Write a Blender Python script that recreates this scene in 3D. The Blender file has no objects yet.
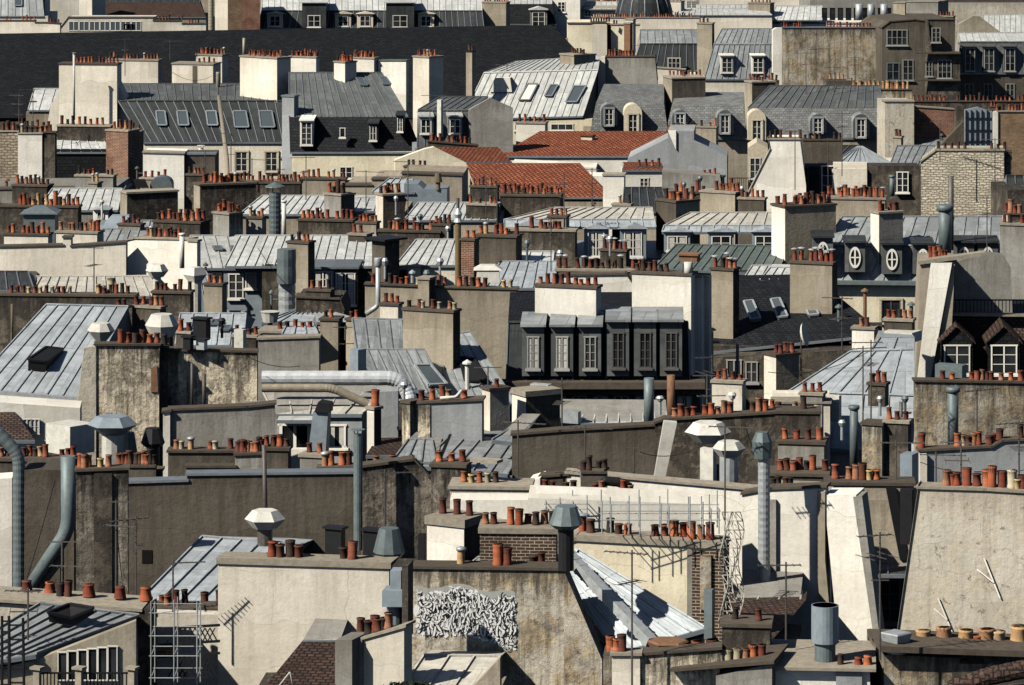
import bpy, bmesh, math, random
from mathutils import Vector as V3
random.seed(11)
S = bpy.context.scene
COL = S.collection
CAMH, F, HOR = 23.0, 4000.0, -230.0     # camera height above roof level, focal length in px, horizon row
GZ = -20.0                              # street level

# ------------------------------------------------------------------ materials
def newmat(name):
    m = bpy.data.materials.new(name); m.use_nodes = True
    nt = m.node_tree; b = nt.nodes['Principled BSDF']; b.inputs['Specular IOR Level'].default_value = .12
    return m, nt, b
class N:                                # tiny node helper
    def __init__(s, nt): s.nt = nt
    def n(s, t, **k):
        o = s.nt.nodes.new(t)
        for a, v in k.items():
            if a[0] == '_': setattr(o, a[1:], v)
            else: o.inputs[a.replace('_', ' ')].default_value = v
        return o
    def l(s, a, b): s.nt.links.new(a, b)
    def uv(s, sx=1, sy=1):
        u = s.n('ShaderNodeUVMap'); u.uv_map = 'UVMap'
        m = s.n('ShaderNodeMapping'); m.inputs['Scale'].default_value = (sx, sy, 1)
        oi = s.n('ShaderNodeObjectInfo'); ml = s.n('ShaderNodeMath', _operation='MULTIPLY'); s.l(oi.outputs['Random'], ml.inputs[0]); ml.inputs[1].default_value = 37
        cb = s.n('ShaderNodeCombineXYZ'); s.l(ml.outputs[0], cb.inputs[2])
        va = s.n('ShaderNodeVectorMath', _operation='ADD'); s.l(u.outputs[0], m.inputs[0]); s.l(m.outputs[0], va.inputs[0]); s.l(cb.outputs[0], va.inputs[1])
        return va.outputs[0]
    def noise(s, vec, scale, detail=5, rough=.6, dist=0):
        o = s.n('ShaderNodeTexNoise'); o.inputs['Scale'].default_value = scale; o.inputs['Detail'].default_value = detail
        o.inputs['Roughness'].default_value = rough; o.inputs['Distortion'].default_value = dist
        s.l(vec, o.inputs['Vector']); return o.outputs['Fac']
    def ramp(s, fac, a, b, c0=(0, 0, 0, 1), c1=(1, 1, 1, 1)):
        r = s.n('ShaderNodeValToRGB'); e = r.color_ramp.elements
        e[0].position = a; e[0].color = c0; e[1].position = b; e[1].color = c1
        s.l(fac, r.inputs[0]); return r.outputs[0]
    def mix(s, fac, a, b, mode='MIX'):
        o = s.n('ShaderNodeMix', _data_type='RGBA', _blend_type=mode)
        for i, v in ((0, fac), (6, a), (7, b)):
            if isinstance(v, (int, float)): o.inputs[i].default_value = v
            elif isinstance(v, tuple): o.inputs[i].default_value = (*v[:3], 1)
            else: s.l(v, o.inputs[i])
        return o.outputs[2]
    def bump(s, h, bsdf, st=.4, dist=.03):
        b = s.n('ShaderNodeBump'); b.inputs['Strength'].default_value = st; b.inputs['Distance'].default_value = dist
        s.l(h, b.inputs['Height']); s.l(b.outputs[0], bsdf.inputs['Normal'])
    def hv(s, col, lo=.8, hi=1.15):     # each object a touch lighter or darker
        oi = s.n('ShaderNodeObjectInfo'); mr = s.n('ShaderNodeMapRange'); s.l(oi.outputs['Random'], mr.inputs[0])
        mr.inputs[3].default_value = lo; mr.inputs[4].default_value = hi
        h = s.n('ShaderNodeHueSaturation'); s.l(mr.outputs[0], h.inputs['Value']); s.l(col, h.inputs['Color'])
        return h.outputs[0]

def plaster(name, c, dirt=.35, dcol=(.10, .085, .065), streak=.35, peel=0, pcol=(.42, .33, .2), bs=.35, crack=0):
    m, nt, b = newmat(name); g = N(nt); v = g.uv(); 
    col = g.mix(g.ramp(g.noise(v, .35, 6, .65), .3, .7), c, tuple(x * .74 for x in c))
    col = g.mix(g.ramp(g.noise(v, 9, 3, .6), .2, .8), col, g.mix(.16, col, (0, 0, 0)))
    bt = g.n('ShaderNodeTexBrick'); wv = g.n('ShaderNodeVectorMath', _operation='ADD'); w2 = g.n('ShaderNodeTexNoise'); w2.inputs['Scale'].default_value = .7
    g.l(v, w2.inputs['Vector']); g.l(v, wv.inputs[0]); g.l(w2.outputs['Color'], wv.inputs[1]); g.l(wv.outputs[0], bt.inputs['Vector'])
    for k_, x_ in (('Color1', (1, 1, 1, 1)), ('Color2', (.80, .79, .76, 1)), ('Mortar', (.72, .70, .66, 1)), ('Scale', 1), ('Mortar Size', .008), ('Brick Width', 2.1), ('Row Height', 1.35), ('Bias', -.2)): bt.inputs[k_].default_value = x_
    col = g.mix(1, col, bt.outputs['Color'], 'MULTIPLY')
    if peel:
        p = g.ramp(g.noise(v, 1.1, 9, .72, .4), .5 - .1 * peel, .54 - .1 * peel)
        col = g.mix(p, col, pcol)
        p2 = g.ramp(g.noise(v, 3.1, 8, .75, .3), .58, .62)
        col = g.mix(p2, col, tuple(x * .45 for x in pcol))
    st = g.ramp(g.noise(g.uv(2.6, .13), 1.5, 9, .75), .47, .66)
    stm = g.n('ShaderNodeMath', _operation='MULTIPLY'); g.l(st, stm.inputs[0]); stm.inputs[1].default_value = streak
    col = g.mix(stm.outputs[0], col, dcol)
    d = g.ramp(g.noise(v, .55, 10, .78), .47, .66)
    dm = g.n('ShaderNodeMath', _operation='MULTIPLY'); g.l(d, dm.inputs[0]); dm.inputs[1].default_value = dirt
    col = g.mix(dm.outputs[0], col, dcol)
    sp = g.ramp(g.noise(v, 4.5, 9, .85), .55, .64)
    sm = g.n('ShaderNodeMath', _operation='MULTIPLY'); g.l(sp, sm.inputs[0]); sm.inputs[1].default_value = dirt * .8
    col = g.mix(sm.outputs[0], col, dcol)
    tc = g.n('ShaderNodeTexCoord'); sz = g.n('ShaderNodeSeparateXYZ'); g.l(tc.outputs['Generated'], sz.inputs[0])   # soot and rain runs below the copings
    run = g.noise(g.uv(3.2, .35), 1.3, 9, .8); ad = g.n('ShaderNodeMath', _operation='MULTIPLY_ADD'); g.l(sz.outputs[2], ad.inputs[0]); ad.inputs[1].default_value = 5.2; ad.inputs[2].default_value = -5.2
    a2 = g.n('ShaderNodeMath', _operation='ADD'); g.l(ad.outputs[0], a2.inputs[0]); g.l(run, a2.inputs[1])
    rm = g.ramp(a2.outputs[0], .34, .50); r2 = g.n('ShaderNodeMath', _operation='MULTIPLY'); g.l(rm, r2.inputs[0]); r2.inputs[1].default_value = min(.85, .02 + dirt * .95)
    col = g.mix(r2.outputs[0], col, tuple(x * .8 for x in dcol))
    if crack:
        vo = g.n('ShaderNodeTexVoronoi', _feature='DISTANCE_TO_EDGE'); vo.inputs['Scale'].default_value = .45
        w = g.n('ShaderNodeVectorMath', _operation='ADD'); nn = g.n('ShaderNodeTexNoise'); nn.inputs['Scale'].default_value = 1.7; nn.inputs['Detail'].default_value = 6
        g.l(v, nn.inputs['Vector']); g.l(v, w.inputs[0]); g.l(nn.outputs['Color'], w.inputs[1]); g.l(w.outputs[0], vo.inputs['Vector'])
        ck = g.ramp(vo.outputs['Distance'], .0, .012, (1, 1, 1, 1), (0, 0, 0, 1))
        ckm = g.n('ShaderNodeMath', _operation='MULTIPLY'); g.l(ck, ckm.inputs[0]); ckm.inputs[1].default_value = crack
        col = g.mix(ckm.outputs[0], col, (.12, .09, .06))
    g.l(g.hv(col, .86, 1.08), b.inputs['Base Color']); b.inputs['Roughness'].default_value = .93
    g.bump(g.noise(v, 6, 8, .7), b, bs, .05); return m

def bricky(name, c1, c2, mortar, w=.24, h=.075, ms=.012, dirt=.3, rough=.9, dist=.02):
    m, nt, b = newmat(name); g = N(nt); v = g.uv()
    nn = g.n('ShaderNodeTexNoise'); nn.inputs['Scale'].default_value = 2.3; nn.inputs['Detail'].default_value = 4; g.l(v, nn.inputs['Vector'])
    sc_ = g.n('ShaderNodeVectorMath', _operation='SCALE'); g.l(nn.outputs['Color'], sc_.inputs[0]); sc_.inputs['Scale'].default_value = dist * 2
    ad = g.n('ShaderNodeVectorMath', _operation='ADD'); g.l(v, ad.inputs[0]); g.l(sc_.outputs[0], ad.inputs[1]); v0 = v; v = ad.outputs[0]
    t = g.n('ShaderNodeTexBrick'); g.l(v, t.inputs['Vector'])
    t.inputs['Color1'].default_value = (*c1, 1); t.inputs['Color2'].default_value = (*c2, 1); t.inputs['Mortar'].default_value = (*mortar, 1)
    for k, x in (('Scale', 1), ('Mortar Size', ms), ('Brick Width', w), ('Row Height', h), ('Bias', -.1)): t.inputs[k].default_value = x
    col = g.mix(g.ramp(g.noise(v, 1.1, 8, .7), .42, .78), t.outputs['Color'], tuple(x * (1 - dirt) * .5 for x in c1))
    col = g.mix(g.ramp(g.noise(v, 7, 5, .7), .3, .8), col, g.mix(.35, col, (0, 0, 0)))
    g.l(g.hv(col), b.inputs['Base Color']); b.inputs['Roughness'].default_value = rough
    bb = g.mix(.35, t.outputs['Fac'], g.noise(v, 8, 6, .7)); g.bump(bb, b, .6, .03); return m

def zinc(name, c, rough=.5, metal=.25, var=.3, jl=2.0):
    m, nt, b = newmat(name); g = N(nt)
    u = g.n('ShaderNodeUVMap'); u.uv_map = 'UVMap'
    t = g.n('ShaderNodeTexBrick'); g.l(u.outputs[0], t.inputs['Vector'])
    t.inputs['Color1'].default_value = (*[x * (1 + var) for x in c], 1); t.inputs['Color2'].default_value = (*[x * (1 - var) for x in c], 1)
    t.inputs['Mortar'].default_value = (*[x * .55 for x in c], 1)
    for k, x in (('Scale', 1), ('Mortar Size', .018), ('Brick Width', 1.0), ('Row Height', jl), ('Bias', 0)): t.inputs[k].default_value = x
    t.offset = .35
    v = g.uv(.6, 1)
    col = g.mix(g.ramp(g.noise(v, 1.6, 8, .7), .42, .72), t.outputs['Color'], tuple(x * .6 for x in c))
    st = g.ramp(g.noise(g.uv(3, .3), 1.5, 6, .7), .5, .75); sm = g.n('ShaderNodeMath', _operation='MULTIPLY'); g.l(st, sm.inputs[0]); sm.inputs[1].default_value = .35
    col = g.mix(sm.outputs[0], col, (.10, .09, .07))
    ru = g.ramp(g.noise(v, 3.3, 8, .75), .62, .70); rm = g.n('ShaderNodeMath', _operation='MULTIPLY'); g.l(ru, rm.inputs[0]); rm.inputs[1].default_value = .35
    col = g.mix(rm.outputs[0], col, (.16, .10, .06))
    g.l(g.hv(col, .85, 1.12), b.inputs['Base Color']); b.inputs['Metallic'].default_value = metal
    g.l(g.ramp(g.noise(v, 3, 5, .6), .2, .8, (rough - .1,) * 3 + (1,), (rough + .2,) * 3 + (1,)), b.inputs['Roughness'])
    g.bump(g.noise(v, 2.5, 4, .6), b, .25, .04); return m

def simple(name, c, rough=.6, metal=0, var=.25, scale=4, hv=(.85, 1.15), bs=.2, rust=0):
    m, nt, b = newmat(name); g = N(nt); v = g.uv()
    col = g.mix(g.ramp(g.noise(v, scale, 6, .7), .3, .75), c, tuple(x * (1 - var) for x in c))
    if rust:
        r = g.ramp(g.noise(v, 2.5, 8, .75), .55, .66); rm = g.n('ShaderNodeMath', _operation='MULTIPLY'); g.l(r, rm.inputs[0]); rm.inputs[1].default_value = rust
        col = g.mix(rm.outputs[0], col, (.13, .06, .03))
    g.l(g.hv(col, *hv), b.inputs['Base Color']); b.inputs['Roughness'].default_value = rough; b.inputs['Metallic'].default_value = metal
    if bs: g.bump(g.noise(v, scale * 2, 5, .6), b, bs, .01)
    return m

def potmat(name, cs, soot=.5):
    m, nt, b = newmat(name); g = N(nt); v = g.uv()
    oi = g.n('ShaderNodeObjectInfo'); r = g.n('ShaderNodeValToRGB'); r.color_ramp.interpolation = 'CONSTANT'
    e = r.color_ramp.elements; e[0].color = (*cs[0], 1)
    for i, c in enumerate(cs[1:]):
        k = e.new((i + 1) / len(cs)) if i < len(cs) - 2 else e[-1]; k.position = (i + 1) / len(cs); k.color = (*c, 1)
    g.l(oi.outputs['Random'], r.inputs[0])
    col = g.mix(g.ramp(g.noise(v, 6, 6, .7), .38, .75), r.outputs[0], g.mix(soot, r.outputs[0], (.02, .015, .012)))
    tc = g.n('ShaderNodeTexCoord'); sx = g.n('ShaderNodeSeparateXYZ'); g.l(tc.outputs['Object'], sx.inputs[0])
    an = g.n('ShaderNodeMath', _operation='ADD'); g.l(sx.outputs[2], an.inputs[0]); nz = g.noise(v, 5, 4, .6); g.l(nz, an.inputs[1])
    lim = g.ramp(an.outputs[0], .93, 1.08); lm = g.n('ShaderNodeMath', _operation='MULTIPLY'); g.l(lim, lm.inputs[0]); lm.inputs[1].default_value = .75
    col = g.mix(lm.outputs[0], col, (.03, .02, .015))
    g.l(col, b.inputs['Base Color']); b.inputs['Roughness'].default_value = .85; return m

M = {
 'white': plaster('white_plaster', (.84, .81, .73), .14, (.34, .30, .24), streak=.22, bs=.25),
 'cream': plaster('cream_plaster', (.72, .67, .57), .2, (.26, .22, .17), streak=.25, bs=.3),
 'yellow': plaster('ochre_plaster', (.78, .71, .54), .2, (.28, .23, .15), streak=.22, bs=.3),
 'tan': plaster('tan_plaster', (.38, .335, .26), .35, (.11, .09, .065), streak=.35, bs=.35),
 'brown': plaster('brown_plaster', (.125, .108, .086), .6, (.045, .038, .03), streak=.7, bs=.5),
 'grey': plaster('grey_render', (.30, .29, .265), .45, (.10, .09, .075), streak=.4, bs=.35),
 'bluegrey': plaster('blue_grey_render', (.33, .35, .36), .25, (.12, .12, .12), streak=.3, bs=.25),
 'dark': plaster('sooty_shade_render', (.075, .066, .055), .7, (.018, .016, .014), streak=.6, peel=.1, pcol=(.13, .11, .085), bs=.6),  # sooty plaster, also used to paint faces that lie in shade
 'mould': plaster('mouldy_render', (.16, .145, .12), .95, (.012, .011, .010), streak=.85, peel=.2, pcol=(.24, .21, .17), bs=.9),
 'peel': plaster('peeling_plaster', (.46, .41, .32), .95, (.035, .03, .024), streak=.95, peel=.45, pcol=(.64, .56, .42), bs=1, crack=.8),
 'stain': plaster('stained_plaster', (.52, .475, .39), .95, (.05, .044, .036), streak=.8, peel=.2, pcol=(.40, .32, .21), bs=.8, crack=.6),
 'lime': plaster('weathered_lime', (.62, .58, .49), .4, (.24, .205, .16), streak=.45, peel=.1, pcol=(.50, .45, .36), bs=.5, crack=.35),
 'stone': bricky('limestone_blocks', (.60, .55, .44), (.42, .38, .30), (.2, .17, .12), .30, .13, .03, .4, dist=.14),
 'rubble': bricky('rubble_stone', (.42, .36, .26), (.30, .25, .18), (.16, .13, .1), .34, .16, .035, .5, dist=.12),
 'brick': bricky('red_brick', (.20, .075, .045), (.12, .05, .035), (.30, .25, .19), .24, .08, .012, .3),
 'brickbr': bricky('brown_brick', (.25, .17, .10), (.17, .115, .07), (.14, .11, .085), .24, .08, .01, .3),
 'darkbrick': bricky('sooty_brick', (.07, .045, .035), (.045, .03, .025), (.42, .36, .27), .24, .085, .009, .1),
 'tile': bricky('orange_roof_tile', (.34, .105, .05), (.19, .055, .03), (.05, .02, .012), .25, .34, .05, .5, .8, dist=.05),
 'browntile': bricky('brown_roof_tile', (.10, .06, .045), (.045, .032, .027), (.012, .01, .01), .2, .16, .025, .4, .8),
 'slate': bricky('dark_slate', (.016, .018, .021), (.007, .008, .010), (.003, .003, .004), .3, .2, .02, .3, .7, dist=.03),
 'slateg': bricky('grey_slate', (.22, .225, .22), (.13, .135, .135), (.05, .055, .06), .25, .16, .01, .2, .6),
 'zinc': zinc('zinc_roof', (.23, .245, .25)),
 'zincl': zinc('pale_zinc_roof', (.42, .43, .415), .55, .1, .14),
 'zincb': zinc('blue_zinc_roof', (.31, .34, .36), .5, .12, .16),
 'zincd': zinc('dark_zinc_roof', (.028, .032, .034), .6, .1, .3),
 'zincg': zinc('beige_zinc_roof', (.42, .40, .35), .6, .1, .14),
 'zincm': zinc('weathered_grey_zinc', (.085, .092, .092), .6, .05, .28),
 'copper': zinc('green_seam_roof', (.10, .125, .11), .55, .2, .2),
 'lead': simple('lead_flashing', (.16, .18, .20), .55, .4, .35),
 'conc': simple('concrete_coping', (.27, .24, .19), .95, 0, .5, 5, bs=.5),
 'dconc': simple('dark_coping', (.085, .07, .055), .95, 0, .5, 5, bs=.5),
 'galv': simple('galvanised_steel', (.36, .385, .39), .5, .35, .4, 5, rust=.25),
 'silver': simple('bright_duct_metal', (.58, .60, .61), .4, .25, .3, 4, rust=.15),
 'galvd': simple('dull_green_steel', (.13, .16, .165), .55, .25, .4, 4),
 'wmet': simple('white_painted_metal', (.50, .49, .44), .6, .0, .35, 3, rust=.4),
 'bmet': simple('blue_grey_metal', (.21, .25, .28), .5, .15, .35, 3, rust=.2),
 'iron': simple('black_iron', (.02, .02, .022), .6, .4, .3, 6),
 'mast': simple('weathered_mast', (.12, .11, .10), .6, .5, .5, 9),
 'rust': simple('rusty_pipe', (.22, .12, .07), .85, .1, .5, 5),
 'bpipe': simple('brown_duct', (.30, .26, .20), .6, .2, .4, 4),
 'frame': simple('window_frame_white', (.62, .60, .54), .6, 0, .15, 5),
 'dframe': simple('window_frame_dark', (.09, .085, .08), .6, 0, .3, 5),
 'carve': simple('carved_stone', (.52, .46, .34), .9, 0, .4, 7, bs=.6),
 'wood': simple('weathered_wood', (.16, .11, .07), .85, 0, .5, 8),
 'soot': simple('flue_black', (.008, .007, .006), 1, 0, .1, 3, bs=0),  # even black for pot insides and the small wall opening
 'street': plaster('asphalt_street', (.05, .05, .05), .4),
 'leaf': simple('leaf_green', (.022, .032, .014), .8, 0, .6, 8),
 'gwhite': simple('silver_spray_paint', (.70, .70, .69), .6, .1, .45, 14, bs=0),
 'gblack': simple('black_spray_paint', (.012, .012, .013), .7, 0, .3, 5, bs=0),
 'curtain': simple('net_curtain', (.45, .44, .40), .9, 0, .4, 6),
 'shut': simple('grey_shutter', (.30, .30, .28), .8, 0, .3, 8),
 'redm': simple('red_brown_panel', (.16, .035, .02), .8, 0, .4, 8),
 'netm': simple('debris_net', (.4, .38, .33), .9, 0, .4, 8),
 'pot': potmat('terracotta', [(.36, .10, .045), (.24, .06, .03), (.42, .13, .055), (.17, .045, .028), (.26, .08, .045), (.33, .15, .085), (.12, .04, .03)], .75),
 'pott': potmat('pale_clay', [(.44, .27, .13), (.38, .19, .09), (.42, .30, .17), (.32, .17, .09)], .5),
 'potk': potmat('sooty_clay', [(.05, .032, .025), (.09, .045, .03), (.03, .025, .022), (.11, .04, .025)], .5),
 'potw': potmat('buff_clay', [(.48, .42, .30), (.36, .31, .2), (.5, .36, .16)], .4),
}
def glass():
    m, nt, b = newmat('window_glass'); g = N(nt); v = g.uv()
    g.l(g.ramp(g.noise(v, .8, 3, .5), .35, .65, (.006, .007, .008, 1), (.03, .033, .036, 1)), b.inputs['Base Color'])
    b.inputs['Roughness'].default_value = .12; return m
M['glass'] = glass()
def sglass():
    m, nt, b = newmat('skylight_glass'); b.inputs['Base Color'].default_value = (.055, .07, .08, 1); b.inputs['Roughness'].default_value = .18; return m
M['sky'] = sglass()
_mr = M['redm']

# ------------------------------------------------------------------ mesh builder
class MB:
    def __init__(s): s.v = []; s.f = []; s.m = []; s.uv = []; s.ms = []
    def mi(s, m):
        if m not in s.ms: s.ms.append(m)
        return s.ms.index(m)
    def poly(s, pts, m, uv=None):
        i = len(s.v); s.v += [tuple(p) for p in pts]; s.f.append(tuple(range(i, i + len(pts)))); s.m.append(s.mi(m)); s.uv.append(uv)
    def prism(s, a, b, m, msides=None, uva=None):   # a, b: matching loops of points
        i = len(s.v); n = len(a); s.v += [tuple(p) for p in a] + [tuple(p) for p in b]
        s.f.append(tuple(i + k for k in range(n))); s.m.append(s.mi(m)); s.uv.append(uva)
        s.f.append(tuple(i + n + k for k in reversed(range(n)))); s.m.append(s.mi(msides or m)); s.uv.append(None)
        for k in range(n):
            j = (k + 1) % n; s.f.append((i + k, i + n + k, i + n + j, i + j)); s.m.append(s.mi(msides or m)); s.uv.append(None)
    def bar(s, p, q, w, h, up, m):                  # a square bar from p to q
        d = (q - p).normalized(); sd = d.cross(up).normalized() * w / 2; u = sd.cross(d).normalized() * h / 2
        s.prism([p + sd + u, p - sd + u, p - sd - u, p + sd - u], [q + sd + u, q - sd + u, q - sd - u, q + sd - u], m)
    def box(s, c, ux, uy, uz, m):                   # centre and three half vectors
        s.prism([c - ux - uy - uz, c + ux - uy - uz, c + ux - uy + uz, c - ux - uy + uz], [c - ux + uy - uz, c + ux + uy - uz, c + ux + uy + uz, c - ux + uy + uz], m)
    def tube(s, pts, r, m, n=12, ribs=0, close=True):
        pts = [V3(p) for p in pts]; rs = r if isinstance(r, (list, tuple)) else [r] * len(pts)
        if ribs:
            P, R = [pts[0]], [rs[0]]
            for a in range(len(pts) - 1):
                L = (pts[a + 1] - pts[a]).length; k = max(1, int(L / ribs))
                for q in range(1, k * 2 + 1):
                    t = q / (k * 2); P.append(pts[a].lerp(pts[a + 1], t)); R.append((rs[a] + (rs[a + 1] - rs[a]) * t) * (1.025 if q % 2 else .985))
            pts, rs = P, R
        rings = []; prev = None
        for k, p in enumerate(pts):
            d = (pts[min(k + 1, len(pts) - 1)] - pts[max(k - 1, 0)]).normalized()
            if prev is None: prev = V3((1, 0, 0)) if abs(d.x) < .9 else V3((0, 1, 0))
            x = (prev - d * prev.dot(d)).normalized(); y = d.cross(x); prev = x
            i = len(s.v)
            for q in range(n):
                t = 2 * math.pi * q / n; s.v.append(tuple(p + x * math.cos(t) * rs[k] + y * math.sin(t) * rs[k]))
            rings.append(i)
        for a, b in zip(rings, rings[1:]):
            for q in range(n):
                j = (q + 1) % n; s.f.append((a + q, a + j, b + j, b + q)); s.m.append(s.mi(m)); s.uv.append(None)
        if close:
            s.f.append(tuple(rings[0] + q for q in reversed(range(n)))); s.m.append(s.mi(m)); s.uv.append(None)
            s.f.append(tuple(rings[-1] + q for q in range(n))); s.m.append(s.mi(m)); s.uv.append(None)
    def mesh(s, name, off):
        me = bpy.data.meshes.new(name); me.from_pydata([(a - off.x, b - off.y, c - off.z) for a, b, c in s.v], [], s.f)
        for m in s.ms: me.materials.append(M[m])
        me.polygons.foreach_set('material_index', s.m)
        bm = bmesh.new(); bm.from_mesh(me); bmesh.ops.recalc_face_normals(bm, faces=bm.faces)
        lay = bm.loops.layers.uv.new('UVMap'); Z = V3((0, 0, 1))
        bm.faces.ensure_lookup_table()
        for i, f in enumerate(bm.faces):
            n = f.normal; t = Z.cross(n)
            t = V3((1, 0, 0)) if t.length < .05 else t.normalized(); b = n.cross(t)
            u = s.uv[i]
            for l in f.loops:
                if u: l[lay].uv = u[s.f[i].index(l.vert.index)]
                else: l[lay].uv = (l.vert.co.dot(t) + off.dot(t), l.vert.co.dot(b) + off.dot(b))
        bm.to_mesh(me); bm.free(); return me
    def build(s, name, parent=None, off=None):
        off = off if off is not None else (parent['_o'] if parent is not None and '_o' in parent else (0, 0, 0)); off = V3(off)
        o = bpy.data.objects.new(name, s.mesh(name, off)); COL.objects.link(o)
        if parent is not None: o.parent = parent; o['_o'] = tuple(off)
        else: o.location = off
        return o

# ------------------------------------------------------------------ where things stand
def Yr(row): return CAMH * F / (row - HOR)
def P(px, py, row=None, Y=None):
    Y = Y or Yr(row); return V3(((px - 512) * Y / F, Y, CAMH - (py - HOR) * Y / F))
def ppm(row): return (row - HOR) / CAMH            # picture pixels per metre at that distance
class Pl:
    def __init__(s, row, x=512, a=0, off=0):
        s.row = row; s.a = math.radians(a); s.u = V3((math.cos(s.a), math.sin(s.a), 0)); s.n = V3((math.sin(s.a), -math.cos(s.a), 0))
        p = P(x, row, row); s.p0 = V3((p.x, p.y, 0)) - s.n * off
    def at(s, px, py, off=0):
        d = V3(((px - 512) / F, 1, -(py - HOR) / F)); q = s.p0 - s.n * off
        t = q.dot(s.n) / d.dot(s.n); return V3((0, 0, CAMH)) + d * t

class Cur: pass
K = Cur(); LABELS = {}
def tag(o, label, cat, group=None, kind=None):
    LABELS[label] = 1
    o['label'] = label; o['category'] = cat
    if group: o['group'] = group
    if kind: o['kind'] = kind
def TH(name, label, cat, row, x=512, a=0, group=None):
    """start a new thing: an empty at street level under (x,row) and a working plane through it"""
    K.pl = Pl(row, x, a); p = K.pl.p0
    e = bpy.data.objects.new(name, None); e.empty_display_size = .5; e.location = (p.x, p.y, GZ); COL.objects.link(e)
    e['_o'] = (p.x, p.y, GZ); tag(e, label, cat, group); K.t = e; K.row = row; K.tops = []; return e
def H(label, row, x=512, a=0, name='house', cat='house'): return TH(name, label, cat, row, x, a)

def W(chain, m='cream', d=7, off=0, zb=GZ, name='wall', parent=None, cap=None, ch=.07, thin=True):
    pl = K.pl
    if cap and thin and .6 < d <= 2.6: d = .5
    if cap: K.tops.append((chain, off, d, ch, pl))
    fr = [pl.at(x, y, off) for x, y in chain]
    if zb is not None: fr = [V3((fr[0].x, fr[0].y, zb))] + fr + [V3((fr[-1].x, fr[-1].y, zb))]
    bk = [p - pl.n * d for p in fr]
    b = MB(); b.prism(fr, bk, m)
    o = b.build(name, parent or K.t)
    if cap:                                # coping stones along the top edge
        cb = MB(); hh = ch
        for (xa, ya), (xb, yb) in zip(chain, chain[1:]):
            if abs(xb - xa) < 1.5: continue
            p, q = pl.at(xa, ya, off - .06), pl.at(xb, yb, off - .06); e = (q - p).normalized() * .05; up = V3((0, 0, hh)); bk_ = -pl.n * (min(d, 1.0) + .12)
            p = p - e + V3((0, 0, .003)); q = q + e + V3((0, 0, .003))
            cb.prism([p, q, q + up, p + up], [v + bk_ for v in (p, q, q + up, p + up)], cap)
        cb.build('coping', o)
    return o

def R(x0, x1, y, segs, m='zinc', seam=.62, side='grey', off=0, rib=True, name='roof', eave=.12, parent=None, mats=None):
    """a roof from its eave (x0..x1 at y) back over segs [(x0,x1,y,depth in metres)...], closed underneath"""
    pl = K.pl; rows = [(pl.at(x0, y if not isinstance(y, tuple) else y[0], off), pl.at(x1, y if not isinstance(y, tuple) else y[1], off))]
    for s in segs:
        ya, yb = s[2] if isinstance(s[2], tuple) else (s[2], s[2])
        rows.append((pl.at(s[0], ya, off + s[3]), pl.at(s[1], yb, off + s[3])))
    b = MB(); up = V3((0, 0, 1)); K.faces = []; K.strips = []
    for k in range(len(rows) - 1):
        (a0, a1), (b0, b1) = rows[k], rows[k + 1]
        mm = mats[k] if mats else m
        L = (b0 - a0).length; n = max(1, round((a1 - a0).length / (seam * (.85 + .25 * ((K.row * 7) % 10) / 10))))
        ribbed = rib and mm.startswith(('zinc', 'copper'))
        for i in range(n):
            s_ = [a0.lerp(a1, i / n), a0.lerp(a1, (i + 1) / n), b0.lerp(b1, (i + 1) / n), b0.lerp(b1, i / n)]
            b.poly(s_, mm, [(i, 0), (i + 1, 0), (i + 1, L), (i, L)] if ribbed else None); K.strips.append((k, s_))
        K.faces.append((a0, a1, b1, b0))
        if ribbed:
            nn = (a1 - a0).cross(b0 - a0).normalized(); nn = nn if nn.z > 0 else -nn
            for i in range(n + 1):
                t = i / n; p, q = a0.lerp(a1, t), b0.lerp(b1, t)
                if (q - p).length > .1: b.bar(p + nn * .02, q + nn * .02, .045, .055, nn, 'lead' if mm in ('zincd', 'zincm', 'copper') else mm)
            j = (b0 + nn * .02); b.bar(j, b1 + nn * .02, .09, .07, nn, mm)
        if k == 0 and eave:
            b.bar(a0 - pl.n * -.03 - up * .05, a1 - pl.n * -.03 - up * .05, .14, .1, up, 'lead')
    ez = min(rows[0][0].z, rows[0][1].z)
    L_ = [r[0] for r in rows]; R_ = [r[1] for r in rows]
    lb, rb = V3((L_[-1].x, L_[-1].y, ez)), V3((R_[-1].x, R_[-1].y, ez))
    l2, r2 = lb - pl.n * 2.5, rb - pl.n * 2.5          # rear slope falls behind the ridge
    b.poly([L_[-1], R_[-1], r2, l2], m)
    b.poly([V3((L_[0].x, L_[0].y, ez))] + L_ + [l2] if abs(L_[0].z - ez) > .01 else L_ + [l2], side)
    b.poly([V3((R_[0].x, R_[0].y, ez))] + R_ + [r2] if abs(R_[0].z - ez) > .01 else R_ + [r2], side)
    b.poly([V3((L_[0].x, L_[0].y, ez)), V3((R_[0].x, R_[0].y, ez)), r2, l2], side)
    o = b.build(name, parent or K.t); K.roof = o; return o

def onface(px, py, k=-1, lift=0):
    """where the sight line through a picture point meets the last roof"""
    k = k % len(K.faces); dr = V3(((px - 512) / F, 1, -(py - HOR) / F)); o = V3((0, 0, CAMH)); best = None
    for kk, (a, b, c, d) in [s for s in K.strips if s[0] == k] + [(k, K.faces[k])]:
        n = (b - a).cross(d - a).normalized(); n = n if n.z > 0 or n.y < 0 and abs(n.z) < .1 else -n
        h = o + dr * ((a - o).dot(n) / dr.dot(n)); u = (b - a).normalized(); w = (h - (a + b + c + d) / 4).length
        if best is None or w < best[0]: best = (w, h, n)
    return best[1] + best[2] * lift, best[2]

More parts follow.
